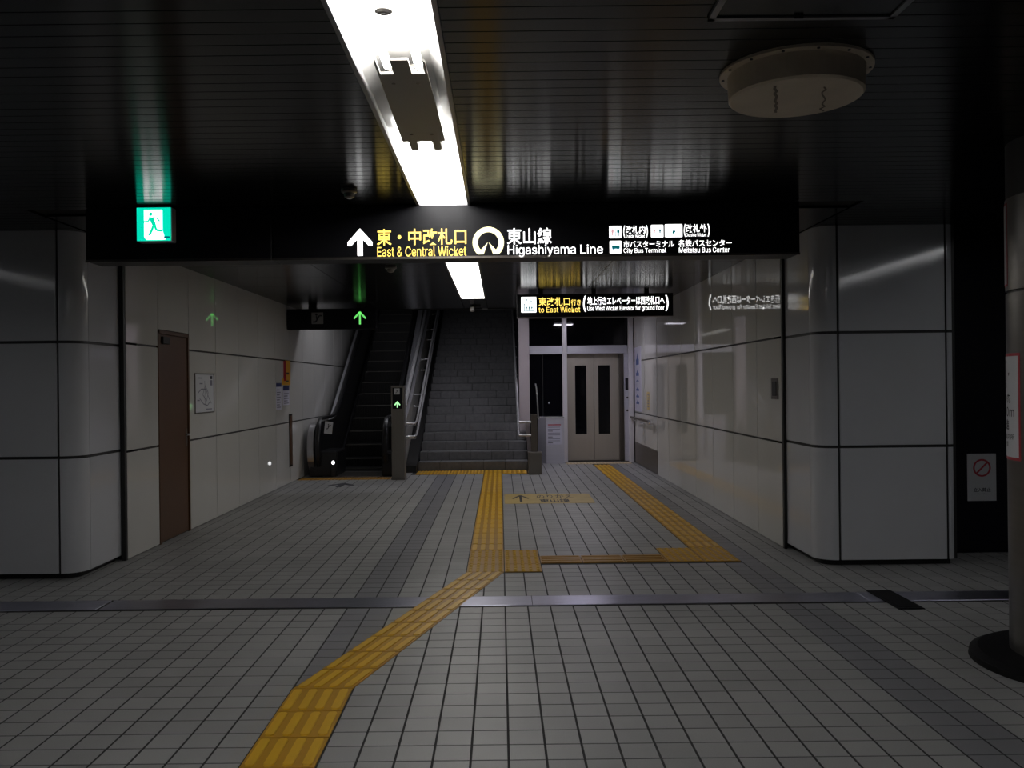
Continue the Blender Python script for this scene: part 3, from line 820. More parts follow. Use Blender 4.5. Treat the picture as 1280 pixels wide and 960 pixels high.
# exit sign
ex = thing('exit_sign', 'square lit green exit sign with running figure at the upper left', 'exit sign', (-2.335, 6.0, 2.47))
b = fbox(171, 213.5, 259.5, 301, 5.96)
MB().box(b[0] - .004, b[1] + .004, 5.965, YS - .001, b[2] - .004, b[3] + .004, .004).build('case', 'frame_white', ex)
shape('panel', [rect(*b)], fn_front(5.96), 'glow_green', ex)
w = b[1] - b[0]; hh = b[3] - b[2]
def sub(a0, a1, c0, c1): return (b[0] + w * a0, b[0] + w * a1, b[2] + hh * c0, b[2] + hh * c1)
shape('door_symbol', fit([[(0, .1), (0, 1), (1, 1), (1, .3), (1.15, 0), (.1, 0)]], sub(.22, .76, .03, .93)), fn_front(5.958), 'glow_white', ex)
run = [disc(.42, .80, .055, .055, 14), [(.36, .72), (.50, .70), (.58, .46), (.50, .40), (.42, .55)]] + stroke([(.40, .68), (.34, .58), (.20, .57)], .05) + stroke([(.48, .69), (.60, .68), (.68, .58)], .045) + stroke([(.53, .47), (.58, .32), (.76, .30)], .07) + stroke([(.50, .46), (.42, .25), (.36, .16)], .07)
shape('running_figure', fit(run, sub(0, 1, 0, 1)), fn_front(5.956), 'glow_green', ex)
shape('dark_mark', fit([rect(0, 1, 0, 1)], sub(.80, .97, .07, .13)), fn_front(5.956), 'icon_teal', ex)

# second hanging sign
Y2 = 11.66
b = fbox(646, 841.5, 367, 395.5, Y2)
s2 = thing('hanging_sign', 'smaller lit sign to East Wicket hanging before the elevator', 'sign', ((b[0] + b[1]) / 2, Y2 + .08, b[2]))
MB().box(b[0], b[1], Y2 + .003, Y2 + .16, b[2], b[3], .006).build('casing', 'sign_black', s2)
MB().box(b[0] + .012, b[1] - .012, Y2 + .001, Y2 + .006, b[2] + .012, b[3] - .012).build('face', 'sign_black', s2)
MB().box(b[0], b[1], Y2 + .002, Y2 + .16, b[2] - .008, b[2]).build('lower_edge', 'steel_dark', s2)
for x in (.55, 1.25, 1.95):
    MB().box(x - .03, x + .03, Y2 + .05, Y2 + .11, b[3] - .002, CEIL - .001).build('hanger', 'matt_black', s2)
icon(651.5, 670.4, 371.2, 390.7, s2, [(stroke([(.2, .1), (.2, .55), (.85, .55), (.85, .1), (.2, .1)], .05), 'icon_teal', (0, 1, 0, 1)), (PERSON, 'icon_teal', (.28, .42, .15, .45)), (PERSON, 'icon_teal', (.45, .6, .15, .45)), (PERSON, 'icon_teal', (.63, .78, .15, .45)),
     ([[(0, 0), (1, 0), (.5, 1)]], 'icon_teal', (.6, .72, .7, .85)), ([[(0, 1), (.5, 0), (1, 1)]], 'icon_teal', (.3, .42, .7, .85))], Y2)
T('東改札口', 673.3, 712.5, 371.6, 382.4, 'glow_yellow', s2, .013, Y2)
T('行き', 713.6, 726, 374.2, 381.8, 'glow_yellow', s2, .02, Y2)
T('to East Wicket', 673.3, 725.3, 383.4, 390.4, 'glow_yellow', s2, .012, Y2)
T('(', 728.8, 732.8, 369.8, 389.8, 'glow_white', s2, .012, Y2)
T('地上行きエレベーターは西改札口へ', 734.3, 830.8, 370.4, 381.0, 'glow_white', s2, .016, Y2)
T('Use West Wicket Elevator for ground floor', 734.3, 830.4, 382.0, 389.4, 'glow_white', s2, .012, Y2)
T(')', 831.6, 835.6, 368.8, 388.6, 'glow_white', s2, .012, Y2)

# escalator sign
Y3 = 13.4
s3 = thing('hanging_sign', 'dark hanging sign with escalator pictogram and green arrow above the escalator', 'sign', (-2.53, Y3 + .08, 2.35))
MB().box(-3.205, -1.86, Y3, Y3 + .16, 2.335, 2.645, .006).build('casing', 'sign_black', s3)
for x in (-2.83, -2.1):
    MB().box(x - .06, x + .06, Y3 + .04, Y3 + .12, 2.643, CEIL - .001).build('hanger', 'matt_black', s3)
icon(389.4, 404.1, 390.6, 405, s3, [(ESCAL, 'ink', (0, 1, 0, 1))], Y3 - .002, m='dim_grey')
b = fbox(442, 457.7, 389.3, 405.5, Y3 - .002)
shape('lit_arrow', fit(THIN_ARROW, b), fn_front(Y3 - .002), 'glow_arrow', s3)

# ------------------------------------------------------------------ ESCALATOR
TAN = math.tan(math.radians(30))
def incl(Y):                                            # height of the step line
    if Y < 15.5: return 0.0
    if Y < 16.3: return TAN * (Y - 15.5) ** 2 / 1.6
    return TAN * (Y - 15.9)
YEND = 23.5
esc = thing('escalator', 'black escalator going up beside the left wall', 'escalator', (-2.41, 14.2, 0))
EX0, EX1 = -2.87, -1.95
m = MB().box(EX0 - .02, EX1 + .02, 14.32, 15.15, 0, .012, .004); m.build('landing_plate', 'steel_dark', esc)
cb = MB().box(EX0, EX1, 15.10, 15.18, .006, .013); cb.build('comb_plate', 'steel', esc)
ys = 15.18; k = 0
while ys < YEND:
    z = incl(ys + .2); zp = incl(ys - .2)
    z = max(z, .012)
    stp = MB().box(EX0, EX1, ys, ys + .41, z - .30, z, .004).build('escalator_step', 'esc_step', esc)
    MB().box(EX0 + .02, EX1 - .02, ys - .003, ys + .028, z - .012, z + .003).build('tread_edge', 'esc_nose', stp)
    g = MB()
    for q in range(30):
        x = EX0 + .02 + q * .03
        g.box(x, x + .008, ys - .006, ys + .002, z - .2, z - .02)
    g.build('riser_cleats', 'esc_step', stp)
    ys += .4; k += 1
def offset_poly(lo, hi, y0, y1, n=40):
    a = [(y0 + (y1 - y0) * i / n) for i in range(n + 1)]
    return [(y, incl(y) + lo) for y in a] + [(y, incl(y) + hi) for y in reversed(a)]
for s, xin, lab in ((-1, EX0, 'left'), (1, EX1, 'right')):
    xo = xin + s * .23
    # skirt along the steps
    a, b = sorted((xin, xin + s * .03))
    MB().prism_x(offset_poly(-.3, .12, 14.75, YEND), a, b).build('skirt_panel', 'esc_black', esc)
    # inner balustrade panel with rounded newel end
    hc = .44
    yb = 14.72
    pts = [(yb + .25, .02)] + [(yb - .40 * math.cos(math.radians(t)), .50 + .40 * math.sin(math.radians(t))) for t in range(-50, 91, 14)]
    up = [(15.2 + (YEND - 15.2) * i / 36, incl(15.2 + (YEND - 15.2) * i / 36) + .90) for i in range(37)]
    dn = [(15.2 + (YEND - 15.2) * i / 36, incl(15.2 + (YEND - 15.2) * i / 36) + .10) for i in range(36, -1, -1)]
    a, b = sorted((xin + s * .05, xin + s * .09))
    MB().prism_x(pts + up + dn, a, b).build('balustrade_panel', 'esc_black', esc)
    # handrail
    path = [(xin + s * .085, yb - .05 , .06)]
    path += [(xin + s * .085, yb - .43 * math.cos(math.radians(t)), .50 + .45 * math.sin(math.radians(t))) for t in range(-62, 91, 12)]
    path += [(xin + s * .085, 15.0 + (YEND - 15.0) * i / 44, incl(15.0 + (YEND - 15.0) * i / 44) + .95) for i in range(45)]
    MB().sweep(path, [(-.04, -.01), (-.03, .013), (0, .03), (.03, .013), (.04, -.01), (.025, -.025), (-.025, -.025)]).build('handrail', 'rubber', esc)
    # outer deck
    a, b = sorted((xin + s * .10, xo))
    MB().prism_x(offset_poly(-.1, .78, 14.9, YEND), a, b).build('outer_deck', 'esc_black', esc)
    ca, cb2 = sorted((xin + s * .125, xo - s * .002))
    cap = [(y, z + .012) for y, z in offset_poly(.77, .78, 14.88, YEND)]
    MB().prism_x(cap, ca, cb2).build('deck_cover', 'deck_steel', esc)
# outer newel cover and notice on the left
nw = MB()
pts = [(14.62 - .34 * math.cos(math.radians(t)), .46 + .40 * math.sin(math.radians(t))) for t in range(-60, 91, 15)] + [(15.2, .86), (15.2, .02), (14.72, .02)]
nw.prism_x(pts, -3.12, -3.02); nw.build('newel_cover', 'steel', esc)
nt_ = MB().plane([rect(-.065, .065, -.10, .10)], (-2.80, 14.45, .80), Vector((.88, .3, -.12)).normalized(), Vector((.10, .1, 1)).normalized(), .003).build('notice', 'paper_grey', esc)
MB().plane(ESCAL and fit(ESCAL, (-.045, .045, -.04, .07)), (-2.80, 14.446, .80), Vector((.88, .3, -.12)).normalized(), Vector((.10, .1, 1)).normalized(), .002).build('notice_print', 'ink', nt_)
lx, lz = xz(417, 578, 14.36)
MB().lathe(lx, 14.36, [(.03, lz - .035), (.034, lz - .02), (.034, lz + .02), (.02, lz + .035)], 14).build('foot_lamp_body', 'matt_black', esc)
MB().plane([disc(0, 0, .026, .032, 14)], (lx, 14.322, lz), (1, 0, 0), (0, 0, 1), .003).build('foot_lamp', 'led', esc)
MB().box(lx - .05, EX0 + .2, 14.36, 14.75, 0, lz - .03, .01).build('newel_base', 'esc_black', esc)
MB().box(EX0 - .24, lx + .05, 14.40, 15.2, 0, .42, .02).build('newel_base', 'esc_black', esc)
MB().box(EX1 + .02, EX1 + .22, 14.36, 15.2, 0, .40, .02).build('newel_base', 'esc_black', esc)
# guide post in front of the escalator
Yp = 13.86
x0, x1 = -1.705, -1.505
po = thing('sign_post', 'dark steel post with pictogram and green arrow between escalator and stairs', 'post', ((x0 + x1) / 2, Yp + .12, 0))
MB().box(x0, x1, Yp, Yp + .24, .02, 1.472, .006).build('body', 'steel_brown', po)
MB().box(x0 - .008, x1 + .008, Yp - .008, Yp + .248, 0, .035, .003).build('base', 'steel_dark', po)
MB().box(x0 + .025, x1 - .025, Yp - .004, Yp + .002, 1.11, 1.44).build('display', 'sign_black', po)
icon(492.8, 499.6, 485.5, 493, po, [(ESCAL, 'ink', (.15, .85, .15, .85))], Yp - .006, m='paper_grey')
shape('lit_arrow', fit(ARROW, fbox(493.2, 500.2, 501.3, 509.5, Yp - .006)), fn_front(Yp - .006), 'glow_arrow_core', po)

# ------------------------------------------------------------------ STAIRS
stairs = thing('staircase', 'wide dark stone staircase going up between the escalator and the elevator', 'staircase', (-.48, 15.25, 0))
SX0, SX1 = -1.425, .468
RI, TR = .15, .345
slabw = .375
slab_me = {}
for k in range(30):
    y0 = 15.25 + TR * k; zt_ = RI * (k + 1)
    SX1 = .468 if k < 4 else .35
    core = MB().box(SX0, SX1, y0 + .012, y0 + TR + (.03 if k != 3 else -.005), max(0, zt_ - RI - .02), zt_ - .006).build('stair_step', 'stair_nose', stairs)
    off = [0, .14, .06, .22, .1][k % 5]
    xs = [SX0] + [SX0 + off + slabw * j for j in range(0 if off > .1 else 1, 6) if SX0 + off + slabw * j < SX1 - .05] + [SX1]
    for a, b in zip(xs, xs[1:]):
        w = round(b - a, 4)
        if w not in slab_me:
            slab_me[w] = raw_mesh('stair_slab', MB().box(-w / 2 + .003, w / 2 - .003, 0, TR, -RI + .004, 0, .004), 'stair_stone')
        inst('stair_slab', slab_me[w], ((a + b) / 2, y0, zt_), core)
    MB().box(SX0 + .02, SX1 - .02, y0 + .02, y0 + .05, zt_ - .001, zt_ + .0025).build('grip_strip', 'stair_nose', core)
def stair_z(Y): return max(0, (Y - 15.25) * RI / TR)
YT2 = 25.0
# parapet between escalator and stairs
pp = thing('parapet', 'pale sloping parapet with steel coping between escalator and stairs', 'parapet', (-1.68, 15, 0))
def para(lo, hi, y0, y1): return [(y0, max(0.0, stair_z(y0) + lo)), (15.6, max(0.0, .15 + lo)), (y1, stair_z(y1) + lo), (y1, stair_z(y1) + hi), (15.1, hi), (y0, hi)]
cuts_ = [14.85, 16.2, 17.6, 19.0, 20.4, 21.8, 23.2, 24.6]
MB().prism_x(para(-.6, .88, 14.86, YT2), -1.71, -1.645).build('core', 'joint_black', pp)
for a, b in zip(cuts_, cuts_[1:]):
    lo = lambda y: max(.02, stair_z(y) - .2)
    pts = [(a + .003, lo(a)), (b - .003, lo(b)), (b - .003, stair_z(b) + .80)] + ([(15.1, .80)] if a < 15 else []) + [(a + .003, stair_z(a) + .80)]
    MB().prism_x(pts, -1.645, -1.62).build('side_panel', 'panel_white', pp)
    pts = [(a + .003, stair_z(a) + .81), (b - .003, stair_z(b) + .81), (b - .003, stair_z(b) + .99)] + ([(15.1, .99)] if a < 15 else []) + [(a + .003, stair_z(a) + .99)]
    o_ = MB().prism_x(pts, -1.715, -1.61).build('coping_panel', 'deck_steel', pp)
    for v in o_.data.vertices:
        wy = v.co.y + 15; wz = v.co.z
        if wz > stair_z(wy) + .9 and v.co.x + -1.68 > -1.65: v.co.x -= .07
MB().tube([(-1.66, 14.80, 1.0), (-1.66, 15.15, 1.02)] + [(-1.66, y, stair_z(y) + 1.05) for y in (15.5, 18, 21, YT2)], .035, 12).build('top_rail', 'rail_steel', pp)
sgx = MB().prism_x([(14.95, 0), (YT2, stair_z(YT2) - .3), (YT2, stair_z(YT2) + .16), (15.2, .16), (14.95, .12)], -1.615, SX0 - .001)
sgx.build('stringer', 'matt_black', pp)

def handrails(x, xw, label, s, xb=None):
    xb = xw if xb is None else xb
    t = thing('handrail', label, 'handrail', (x, 15, .5))
    for hgt in (.86, .64):
        path = [(xb, 14.78, hgt - .02), (x - s * .01, 14.78, hgt - .02), (x, 14.83, hgt - .01), (x, 15.15, hgt)] + [(x, y, stair_z(y) + hgt + .02) for y in (15.4, 17, 19, 21, 23, YT2)]
        MB().tube(path, .019, 10, (0, 0, 1) if False else (.3, 0, 1)).build('rail', 'rail_steel', t)
        for y in ((14.95, 16.4, 18.0, 19.6, 21.2) if s > 0 else (17.2, 18.6, 20.0, 21.4)):
            z = stair_z(y) + hgt + (.01 if y > 15.3 else 0)
            MB().tube([(x, y, z - .01), (x, y, z - .06), (xw, y, z - .07)], .009, 8, (0, 1, 0)).build('bracket', 'steel', t)
            MB().tube([(xw + s * .001, y, z - .07), (xw + s * .012, y, z - .07)], .025, 12, (0, 1, 0)).build('wall_rose', 'rail_steel', t)
    return t
handrails(-1.43, -1.603, 'pair of steel tube handrails along the left side of the stairs', 1)
# right side of the stairs: post, stringer wall and rails
rp = thing('railing_post', 'dark steel newel post with box base at the right foot of the stairs', 'post', (.555, 14.55, 0))
MB().box(.45, .665, 14.44, 14.66, 0, .365, .006).build('box_base', 'steel_brown', rp)
MB().box(.50, .60, 14.52, 14.60, .36, .98, .006).build('post', 'steel_dark', rp)
MB().tube([(.62, 14.56, .9), (.615, 14.57, 1.10), (.60, 14.6, 1.40), (.585, 14.62, 1.48)], .012, 8).build('curved_bar', 'steel', rp)
rs = thing('parapet', 'dark low stringer wall on the right of the stairs', 'parapet', (.52, 15.2, 0))
MB().prism_x([(14.70, 0), (16.62, 0), (16.62, stair_z(16.62) + .15), (15.2, .16), (14.70, .10)], .472, .53).build('stringer', 'matt_black', rs)
MB().prism_x([(15.2, .15), (16.61, stair_z(16.61) + .14), (16.61, stair_z(16.61) + .17), (15.2, .18)], .47, .54).build('coping', 'steel_dark', rs)
handrails(.31, .357, 'pair of steel tube handrails along the right side of the stairs', -1, .56)
# lamp high in the escalator well
t = thing('ceiling_light', 'lamp hidden high in the stair well above the escalator', 'ceiling light', (-1.4, 15.6, 3.72))
MB().box(-3.0, .25, 15.35, 15.6, 3.76, 3.84, .01).build('housing', 'aluminium', t)
MB().box(-2.95, .2, 15.38, 15.57, 3.75, 3.765).build('diffuser', 'well_lit', t)
for x in (-2.8, 0):
    MB().box(x - .02, x + .02, 15.45, 15.5, 3.83, 4.6).build('hanger', 'aluminium', t)

# ------------------------------------------------------------------ ELEVATOR
YE = 16.7
ev = thing('elevator', 'elevator with two steel doors with narrow windows and glass front', 'elevator', (1.45, 17.2, 0))
MB().box(.64, 2.49, 17.0, 19.0, 0, CEIL + .3).build('shaft', 'dark_navy', ev)
# frame
MB().box(.36, .555, 16.64, 16.86, 0, CEIL - .005, .006).build('corner_post', 'frame_pale', ev)
MB().box(1.175, 1.262, 16.64, 16.80, 0, CEIL - .005, .006).build('mullion', 'frame_white', ev)
MB().box(2.395, 2.482, 16.46, 16.62, 0, CEIL - .005, .006).build('side_post', 'frame_white', ev)
MB().box(.555, 1.175, 16.66, 16.80, 2.03, 2.185, .006).build('header_beam', 'cabinet_steel', ev)
MB().box(1.262, 2.395, 16.64, 16.80, 2.03, 2.185, .006).build('header_beam', 'cabinet_steel', ev)
MB().box(.555, 1.175, 16.72, 16.74, 2.185, CEIL - .005).build('transom_pane', 'glass_dark', ev)
MB().box(1.262, 2.395, 16.72, 16.74, 2.185, CEIL - .005).build('transom_pane', 'glass_dark', ev)
MB().box(.555, 1.175, 16.72, 16.74, .80, 2.03).build('glass_pane', 'glass_dark', ev)
MB().box(.80, .812, 16.70, 16.72, .84, 2.03).build('glazing_bar', 'matt_black', ev)
for x in (.70, .92):
    MB().lathe(x, 16.712, [(.010, 1.10), (.014, 1.11), (.014, 1.125), (.008, 1.135)], 10).build('glass_clamp', 'steel', ev)
# doors
for a, b, wa, wb_ in ((1.262, 1.782, 1.425, 1.64), (1.788, 2.25, 1.865, 2.085)):
    dm = MB()
    y0, y1 = 16.84, 16.87
    z0, z1 = .51, 1.815
    dm.box(a, wa, y0, y1, .02, 2.03); dm.box(wb_, b, y0, y1, .02, 2.03); dm.box(wa, wb_, y0, y1, .02, z0); dm.box(wa, wb_, y0, y1, z1, 2.03)
    dd = dm.build('elevator_door', 'lift_door', ev)
    MB().box(wa, wb_, y0 + .006, y0 + .014, z0, z1).build('door_window', 'glass_dark', dd)
MB().box(1.262, 2.32, 16.78, 16.90, 0, .02).build('door_sill', 'steel_dark', ev)
MB().box(2.25, 2.33, 16.72, 16.90, .0, 2.03).build('jamb', 'steel_dark', ev)
cp = MB().box(2.325, 2.395, 16.60, 16.84, 0, 2.03, .003).build('return_jamb', 'steel_dark', ev)
b = fbox(779.5, 788.5, 444, 575, 16.58)
pl = MB().box(2.318, 2.396, 16.575, 16.60, .02, 2.03, .003).build('call_panel', 'cabinet_steel', ev)
bb = fbox(781.6, 786.8, 472.5, 487.5, 16.57)
MB().box(bb[0], bb[1], 16.57, 16.576, bb[2], bb[3], .001).build('display', 'glass_dark', pl)
for q in (497, 513):
    bx_, bz_ = xz(784.2, q, 16.57)
    MB().plane([disc(0, 0, .018, .018, 14)], (bx_, 16.574, bz_), (1, 0, 0), (0, 0, 1), .004).build('button', 'matt_black', pl)
# low steel cabinet with notice
cbn = thing('steel_cabinet', 'low brushed steel cabinet with paper notice left of the elevator doors', 'cabinet', (.95, 16.5, 0))
MB().prism_z([(.70, 16.66), (.84, 16.36), (1.172, 16.36), (1.172, 16.66)], .0, .84).build('body', 'cabinet_steel', cbn)
MB().prism_z([(.69, 16.66), (.835, 16.35), (1.174, 16.35), (1.174, 16.66)], .84, .862).build('top', 'rail_steel', cbn)
Yn = 16.356
b = fbox(683.5, 702, 529, 556, Yn)
nt_ = shape('notice', [rect(*b)], fn_front(Yn), 'paper_lilac', cbn)
w = b[1] - b[0]; hh = b[3] - b[2]
shape('notice_heading', [rect(b[0] + w * .08, b[0] + w * .95, b[2] + hh * .90, b[2] + hh * .95)], fn_front(Yn - .001), 'ink_red', nt_)
for q in range(9):
    z = b[2] + hh * (.08 + .09 * q)
    shape('print_line', [rect(b[0] + w * .08, b[0] + w * (.9 if q % 3 else .4), z, z + hh * .03)], fn_front(Yn - .001), 'ink_grey' if q % 3 else 'ink', nt_)
# lamp over the lobby
t = thing('ceiling_light', 'lit square panel in the lobby ceiling before the elevator', 'ceiling light', (1.33, 15.0, CEIL - .012))
MB().box(1.12, 1.54, 14.82, 15.18, CEIL - .012, CEIL - .001).build('frame', 'aluminium', t)
MB().box(1.14, 1.52, 14.84, 15.16, CEIL - .015, CEIL - .012).build('diffuser', 'lobby_lit', t)
# guide sheet on the right wall by the elevator
gs = thing('guide_sheet', 'narrow white guide sheet with blue pictograms on the wall by the elevator', 'poster', (2.487, 16.05, 1.0))
fr = fn_right(2.4885)
MB().box(2.4886, 2.4898, 15.62, 16.38, .96, 2.12).build('sheet', 'paper_lilac', gs)
for q, (z0, z1) in enumerate(((1.80, 2.02), (1.60, 1.72), (1.50, 1.53), (1.33, 1.40), (1.21, 1.28), (1.09, 1.17))):
    shape('pictogram', [rect(-16.22, -15.88, z0, z0 + (z1 - z0) * .45), [(-16.15, z0 + (z1 - z0) * .45), (-15.95, z0 + (z1 - z0) * .45), (-16.05, z1)]], fr, 'ink_blue', gs)
gs = thing('guide_sheet', 'small yellowish notice on the wall above the elevator handrail', 'poster', (2.487, 14.9, 1.05))
MB().box(2.4886, 2.4898, 14.78, 15.05, 1.02, 1.32).build('sheet', 'sticker_tan', gs)
for q in range(5): shape('print_line', [rect(-15.0, -14.83, 1.06 + .05 * q, 1.08 + .05 * q)], fr, 'ink_grey', gs)
hr = thing('handrail', 'short steel handrail on the right wall leading to the elevator', 'handrail', (2.43, 15.4, .83))
MB().tube([(2.42, 14.35, .84), (2.42, 16.44, .84)], .02, 12, (0, 0, 1)).build('rail', 'steel_dark', hr)
import_sph = [(.001, .80), (.024, .807), (.038, .825), (.042, .84), (.038, .855), (.024, .873), (.001, .88)]
MB().lathe(2.42, 14.33, import_sph, 18).build('end_ball', 'chrome', hr)
for y in (14.5, 15.4, 16.3):
    MB().tube([(2.42, y, .83), (2.42, y, .79), (2.488, y, .78)], .009, 8, (0, 1, 0)).build('bracket', 'steel', hr)

# ------------------------------------------------------------------ things on the walls
ml = fn_left(-3.2165)
mp_ = thing('map_poster', 'framed white route map on the left wall beside the brown door', 'poster', (-3.218, 9.66, 1.2))
MB().box(-3.2195, -3.217, 9.36, 9.97, 1.205, 1.625, .001).build('sheet', 'paper', mp_)
for a, b, c, d_ in ((9.35, 9.975, 1.62, 1.63), (9.35, 9.975, 1.20, 1.21), (9.35, 9.362, 1.2, 1.63), (9.963, 9.975, 1.2, 1.63)):
    MB().box(-3.2195, -3.212, a, b, c, d_).build('frame_bar', 'steel_dark', mp_)
lines = [[(9.45, 1.42), (9.55, 1.46), (9.7, 1.46), (9.8, 1.36), (9.88, 1.30)], [(9.5, 1.36), (9.62, 1.30), (9.75, 1.28), (9.85, 1.33)], [(9.66, 1.55), (9.68, 1.46), (9.66, 1.36), (9.70, 1.26)], [(9.6, 1.40), (9.68, 1.50), (9.78, 1.42), (9.72, 1.33), (9.6, 1.40)], [(9.5, 1.52), (9.6, 1.52)], [(9.7, 1.24), (9.9, 1.24)], [(9.42, 1.34), (9.5, 1.34)], [(9.46, 1.58), (9.58, 1.58)]]
for ln in lines: shape('route_line', stroke(ln, .012), ml, 'ink_grey', mp_)
shape('title_block', [rect(9.84, 9.92, 1.57, 1.605)], ml, 'ink', mp_)
shape('legend', [rect(9.84, 9.92, 1.50, 1.56)], ml, 'ink_grey', mp_)

n1 = thing('notice', 'narrow white notice with dark blue heading, left of the pair on the left wall', 'notice', (-3.218, 12.9, 1.12))
MB().box(-3.2195, -3.217, 12.74, 13.06, 1.14, 1.53, .001).build('sheet', 'paper_lilac', n1)
shape('heading', [rect(12.745, 13.055, 1.475, 1.53)], ml, 'ink_navy', n1)
for q in range(8): shape('print_line', [rect(12.78, 13.0 - .05 * (q % 2), 1.17 + .036 * q, 1.185 + .036 * q)], ml, 'ink_grey', n1)
n1 = thing('notice', 'short white notice with dark blue heading, right of the pair on the left wall', 'notice', (-3.218, 13.3, 1.2))
MB().box(-3.2195, -3.217, 13.14, 13.54, 1.20, 1.49, .001).build('sheet', 'paper_lilac', n1)
shape('heading', [rect(13.145, 13.535, 1.42, 1.49)], ml, 'ink_navy', n1)
for q in range(5): shape('print_line', [rect(13.2, 13.5 - .07 * (q % 2), 1.22 + .036 * q, 1.235 + .036 * q)], ml, 'ink_grey', n1)
n1 = thing('warning_sign', 'orange and red escalator warning sign projecting from the left wall', 'sign', (-3.2, 13.3, 1.5))
MB().box(-3.2195, -3.216, 13.10, 13.62, 1.50, 1.60, .001).build('lower_plate', 'ink_orange', n1)
MB().box(-3.2195, -3.216, 13.30, 13.62, 1.60, 1.87, .001).build('plate', 'ink_orange', n1)
MB().box(-3.2195, -3.185, 13.20, 13.23, 1.56, 1.86, .001).build('flag', 'ink_red', n1)
shape('print_line', [rect(13.36, 13.52, 1.66, 1.69), rect(13.34, 13.5, 1.55, 1.57)], fn_left(-3.2155), 'ink', n1)
n1 = thing('wall_slot', 'tall dark vertical slot low on the left wall before the escalator', 'slot', (-3.215, 13.6, .25))
MB().box(-3.2195, -3.212, 13.50, 13.70, .25, 1.06, .002).build('plate', 'matt_black', n1)
MB().box(-3.212, -3.208, 13.53, 13.67, .28, 1.03, .002).build('inset', 'door_brown', n1)

n1 = thing('wall_switch', 'small dark switch plate on the right wall near the pillar', 'switch plate', (2.487, 8.05, 1.32))
MB().box(2.482, 2.4895, 7.93, 8.13, 1.315, 1.505, .003).build('plate', 'steel_dark', n1)
MB().box(2.478, 2.483, 7.97, 8.09, 1.345, 1.475, .002).build('cover', 'matt_black', n1)

# no entry notice on the dark wall
Yd = 7.53
b = fbox(1209, 1245, 567, 626, Yd)
n1 = thing('no_entry_sign', 'grey no entry notice with red crossed circle on the dark wall', 'sign', ((b[0] + b[1]) / 2, Yd, b[2]))
MB().box(b[0], b[1], Yd - .004, Yd + .004, b[2], b[3], .002).build('plate', 'paper_grey', n1)
w = b[1] - b[0]; cx = (b[0] + b[1]) / 2; cz = b[3] - (b[3] - b[2]) * .30; R = w * .31
shape('prohibition_ring', annulus(cx, cz, R * .80, R, 0, 360, 36) + stroke([(cx - R * .62, cz - R * .62), (cx + R * .62, cz + R * .62)], R * .2), fn_front(Yd - .006), 'ink_red', n1)
text('立入禁止', (cx - w * .30, cx + w * .30, b[2] + (b[3] - b[2]) * .19, b[2] + (b[3] - b[2]) * .28), fn_front(Yd - .006), 'ink', n1, .02)
text('No entry', (cx - w * .17, cx + w * .17, b[2] + (b[3] - b[2]) * .13, b[2] + (b[3] - b[2]) * .165), fn_front(Yd - .006), 'ink_grey', n1, .0)

# ------------------------------------------------------------------ steel column at the right edge
CX, CY, CR = 3.005, 4.56, .35
co = thing('round_column', 'round brushed steel column at the right edge with black base ring', 'column', (CX, CY, 0))
def cyl(r, z0, z1, n=72):
    m = MB(); vs = [(CX + r * math.cos(2 * math.pi * i / n), CY + r * math.sin(2 * math.pi * i / n), z) for z in (z0, z1) for i in range(n)]
    m.add(vs, [(i, (i + 1) % n, n + (i + 1) % n, n + i) for i in range(n)], True)
    m.add(vs, [list(range(n))[::-1], list(range(n, 2 * n))]); return m
cyl(CR, .05, 1.925).build('lower_sleeve', 'steel_column', co)
cyl(CR - .012, 1.92, 1.945).build('joint_ring', 'matt_black', co)
cyl(CR, 1.94, 2.42).build('upper_sleeve', 'steel_column', co)
cyl(CR - .004, 2.42, CEIL - .001).build('dark_collar', 'matt_black', co)
MB().lathe(CX, CY, [(.545, 0), (.54, .03), (.50, .05), (.40, .058), (.351, .06)], 64).build('base_ring', 'rubber_base', co)
def on_col(r):
    return lambda a, b: (CX + r * math.cos(math.radians(180 + a / CR * 57.2958)), CY + r * math.sin(math.radians(180 + a / CR * 57.2958)), b)
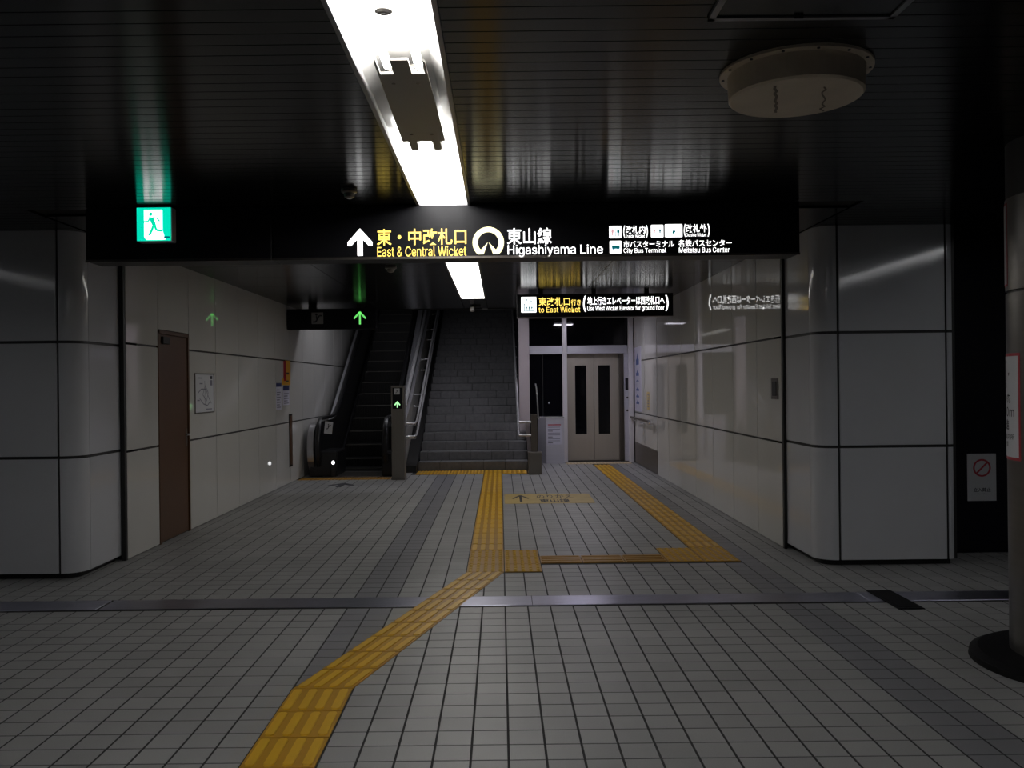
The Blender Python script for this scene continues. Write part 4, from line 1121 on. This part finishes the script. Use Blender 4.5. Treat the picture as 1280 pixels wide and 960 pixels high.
def col_patch(a0, a1, b0, b1, r, name, m, parent):
    n = 16; mb = MB(); fnn = on_col(r); fi = on_col(CR + .0002)
    vs = [fnn(a0 + (a1 - a0) * i / n, z) for z in (b0, b1) for i in range(n + 1)] + [fi(a0 + (a1 - a0) * i / n, z) for z in (b0, b1) for i in range(n + 1)]
    k = n + 1
    mb.add(vs, [(i, i + 1, k + i + 1, k + i) for i in range(n)], True)
    mb.add(vs, [(0, k, 3 * k, 2 * k), (n, 2 * k + n, 3 * k + n, k + n)] + [(i, 2 * k + i, 2 * k + i + 1, i + 1) for i in range(n)] + [(k + i, k + i + 1, 3 * k + i + 1, 3 * k + i) for i in range(n)])
    return mb.build(name, m, parent)
cs = thing('column_sign', 'white direction sign with red border and black arrow wrapped on the steel column', 'sign', (CX - CR - .01, CY, 1.06))
col_patch(-.315, .03, 1.055, 1.61, CR + .0015, 'border', 'ink_red', cs)
col_patch(-.300, .015, 1.07, 1.595, CR + .0025, 'sheet', 'paper', cs)
fc = on_col(CR + .0032)
shape('arrow', fit(THIN_ARROW, (-.20, -.075, 1.43, 1.58)), fc, 'ink', cs)
text('この先', (-.23, -.06, 1.35, 1.40), fc, 'ink', cs, .02)
text('150m', (-.23, -.02, 1.28, 1.33), fc, 'ink', cs, .02)
text('直進', (-.20, -.085, 1.21, 1.265), fc, 'ink', cs, .02)
text('改札案内所', (-.25, -.02, 1.16, 1.19), fc, 'ink', cs, .01)
text('方面', (-.17, -.10, 1.125, 1.15), fc, 'ink', cs, .01)
for z in (1.085, 1.10): shape('print_line', [rect(-.22, -.07, z, z + .006)], fc, 'ink', cs)
cs = thing('column_poster', 'pale poster with red border high on the steel column', 'poster', (CX - CR - .01, CY, 1.95))
col_patch(-.32, -.09, 1.965, 2.40, CR + .0015, 'border', 'ink_red', cs)
col_patch(-.31, -.10, 1.975, 2.39, CR + .0025, 'sheet', 'paper_grey', cs)
for q in range(6): shape('print_line', [rect(-.28, -.13, 2.0 + .06 * q, 2.02 + .06 * q)], fc, 'ink_red', cs)
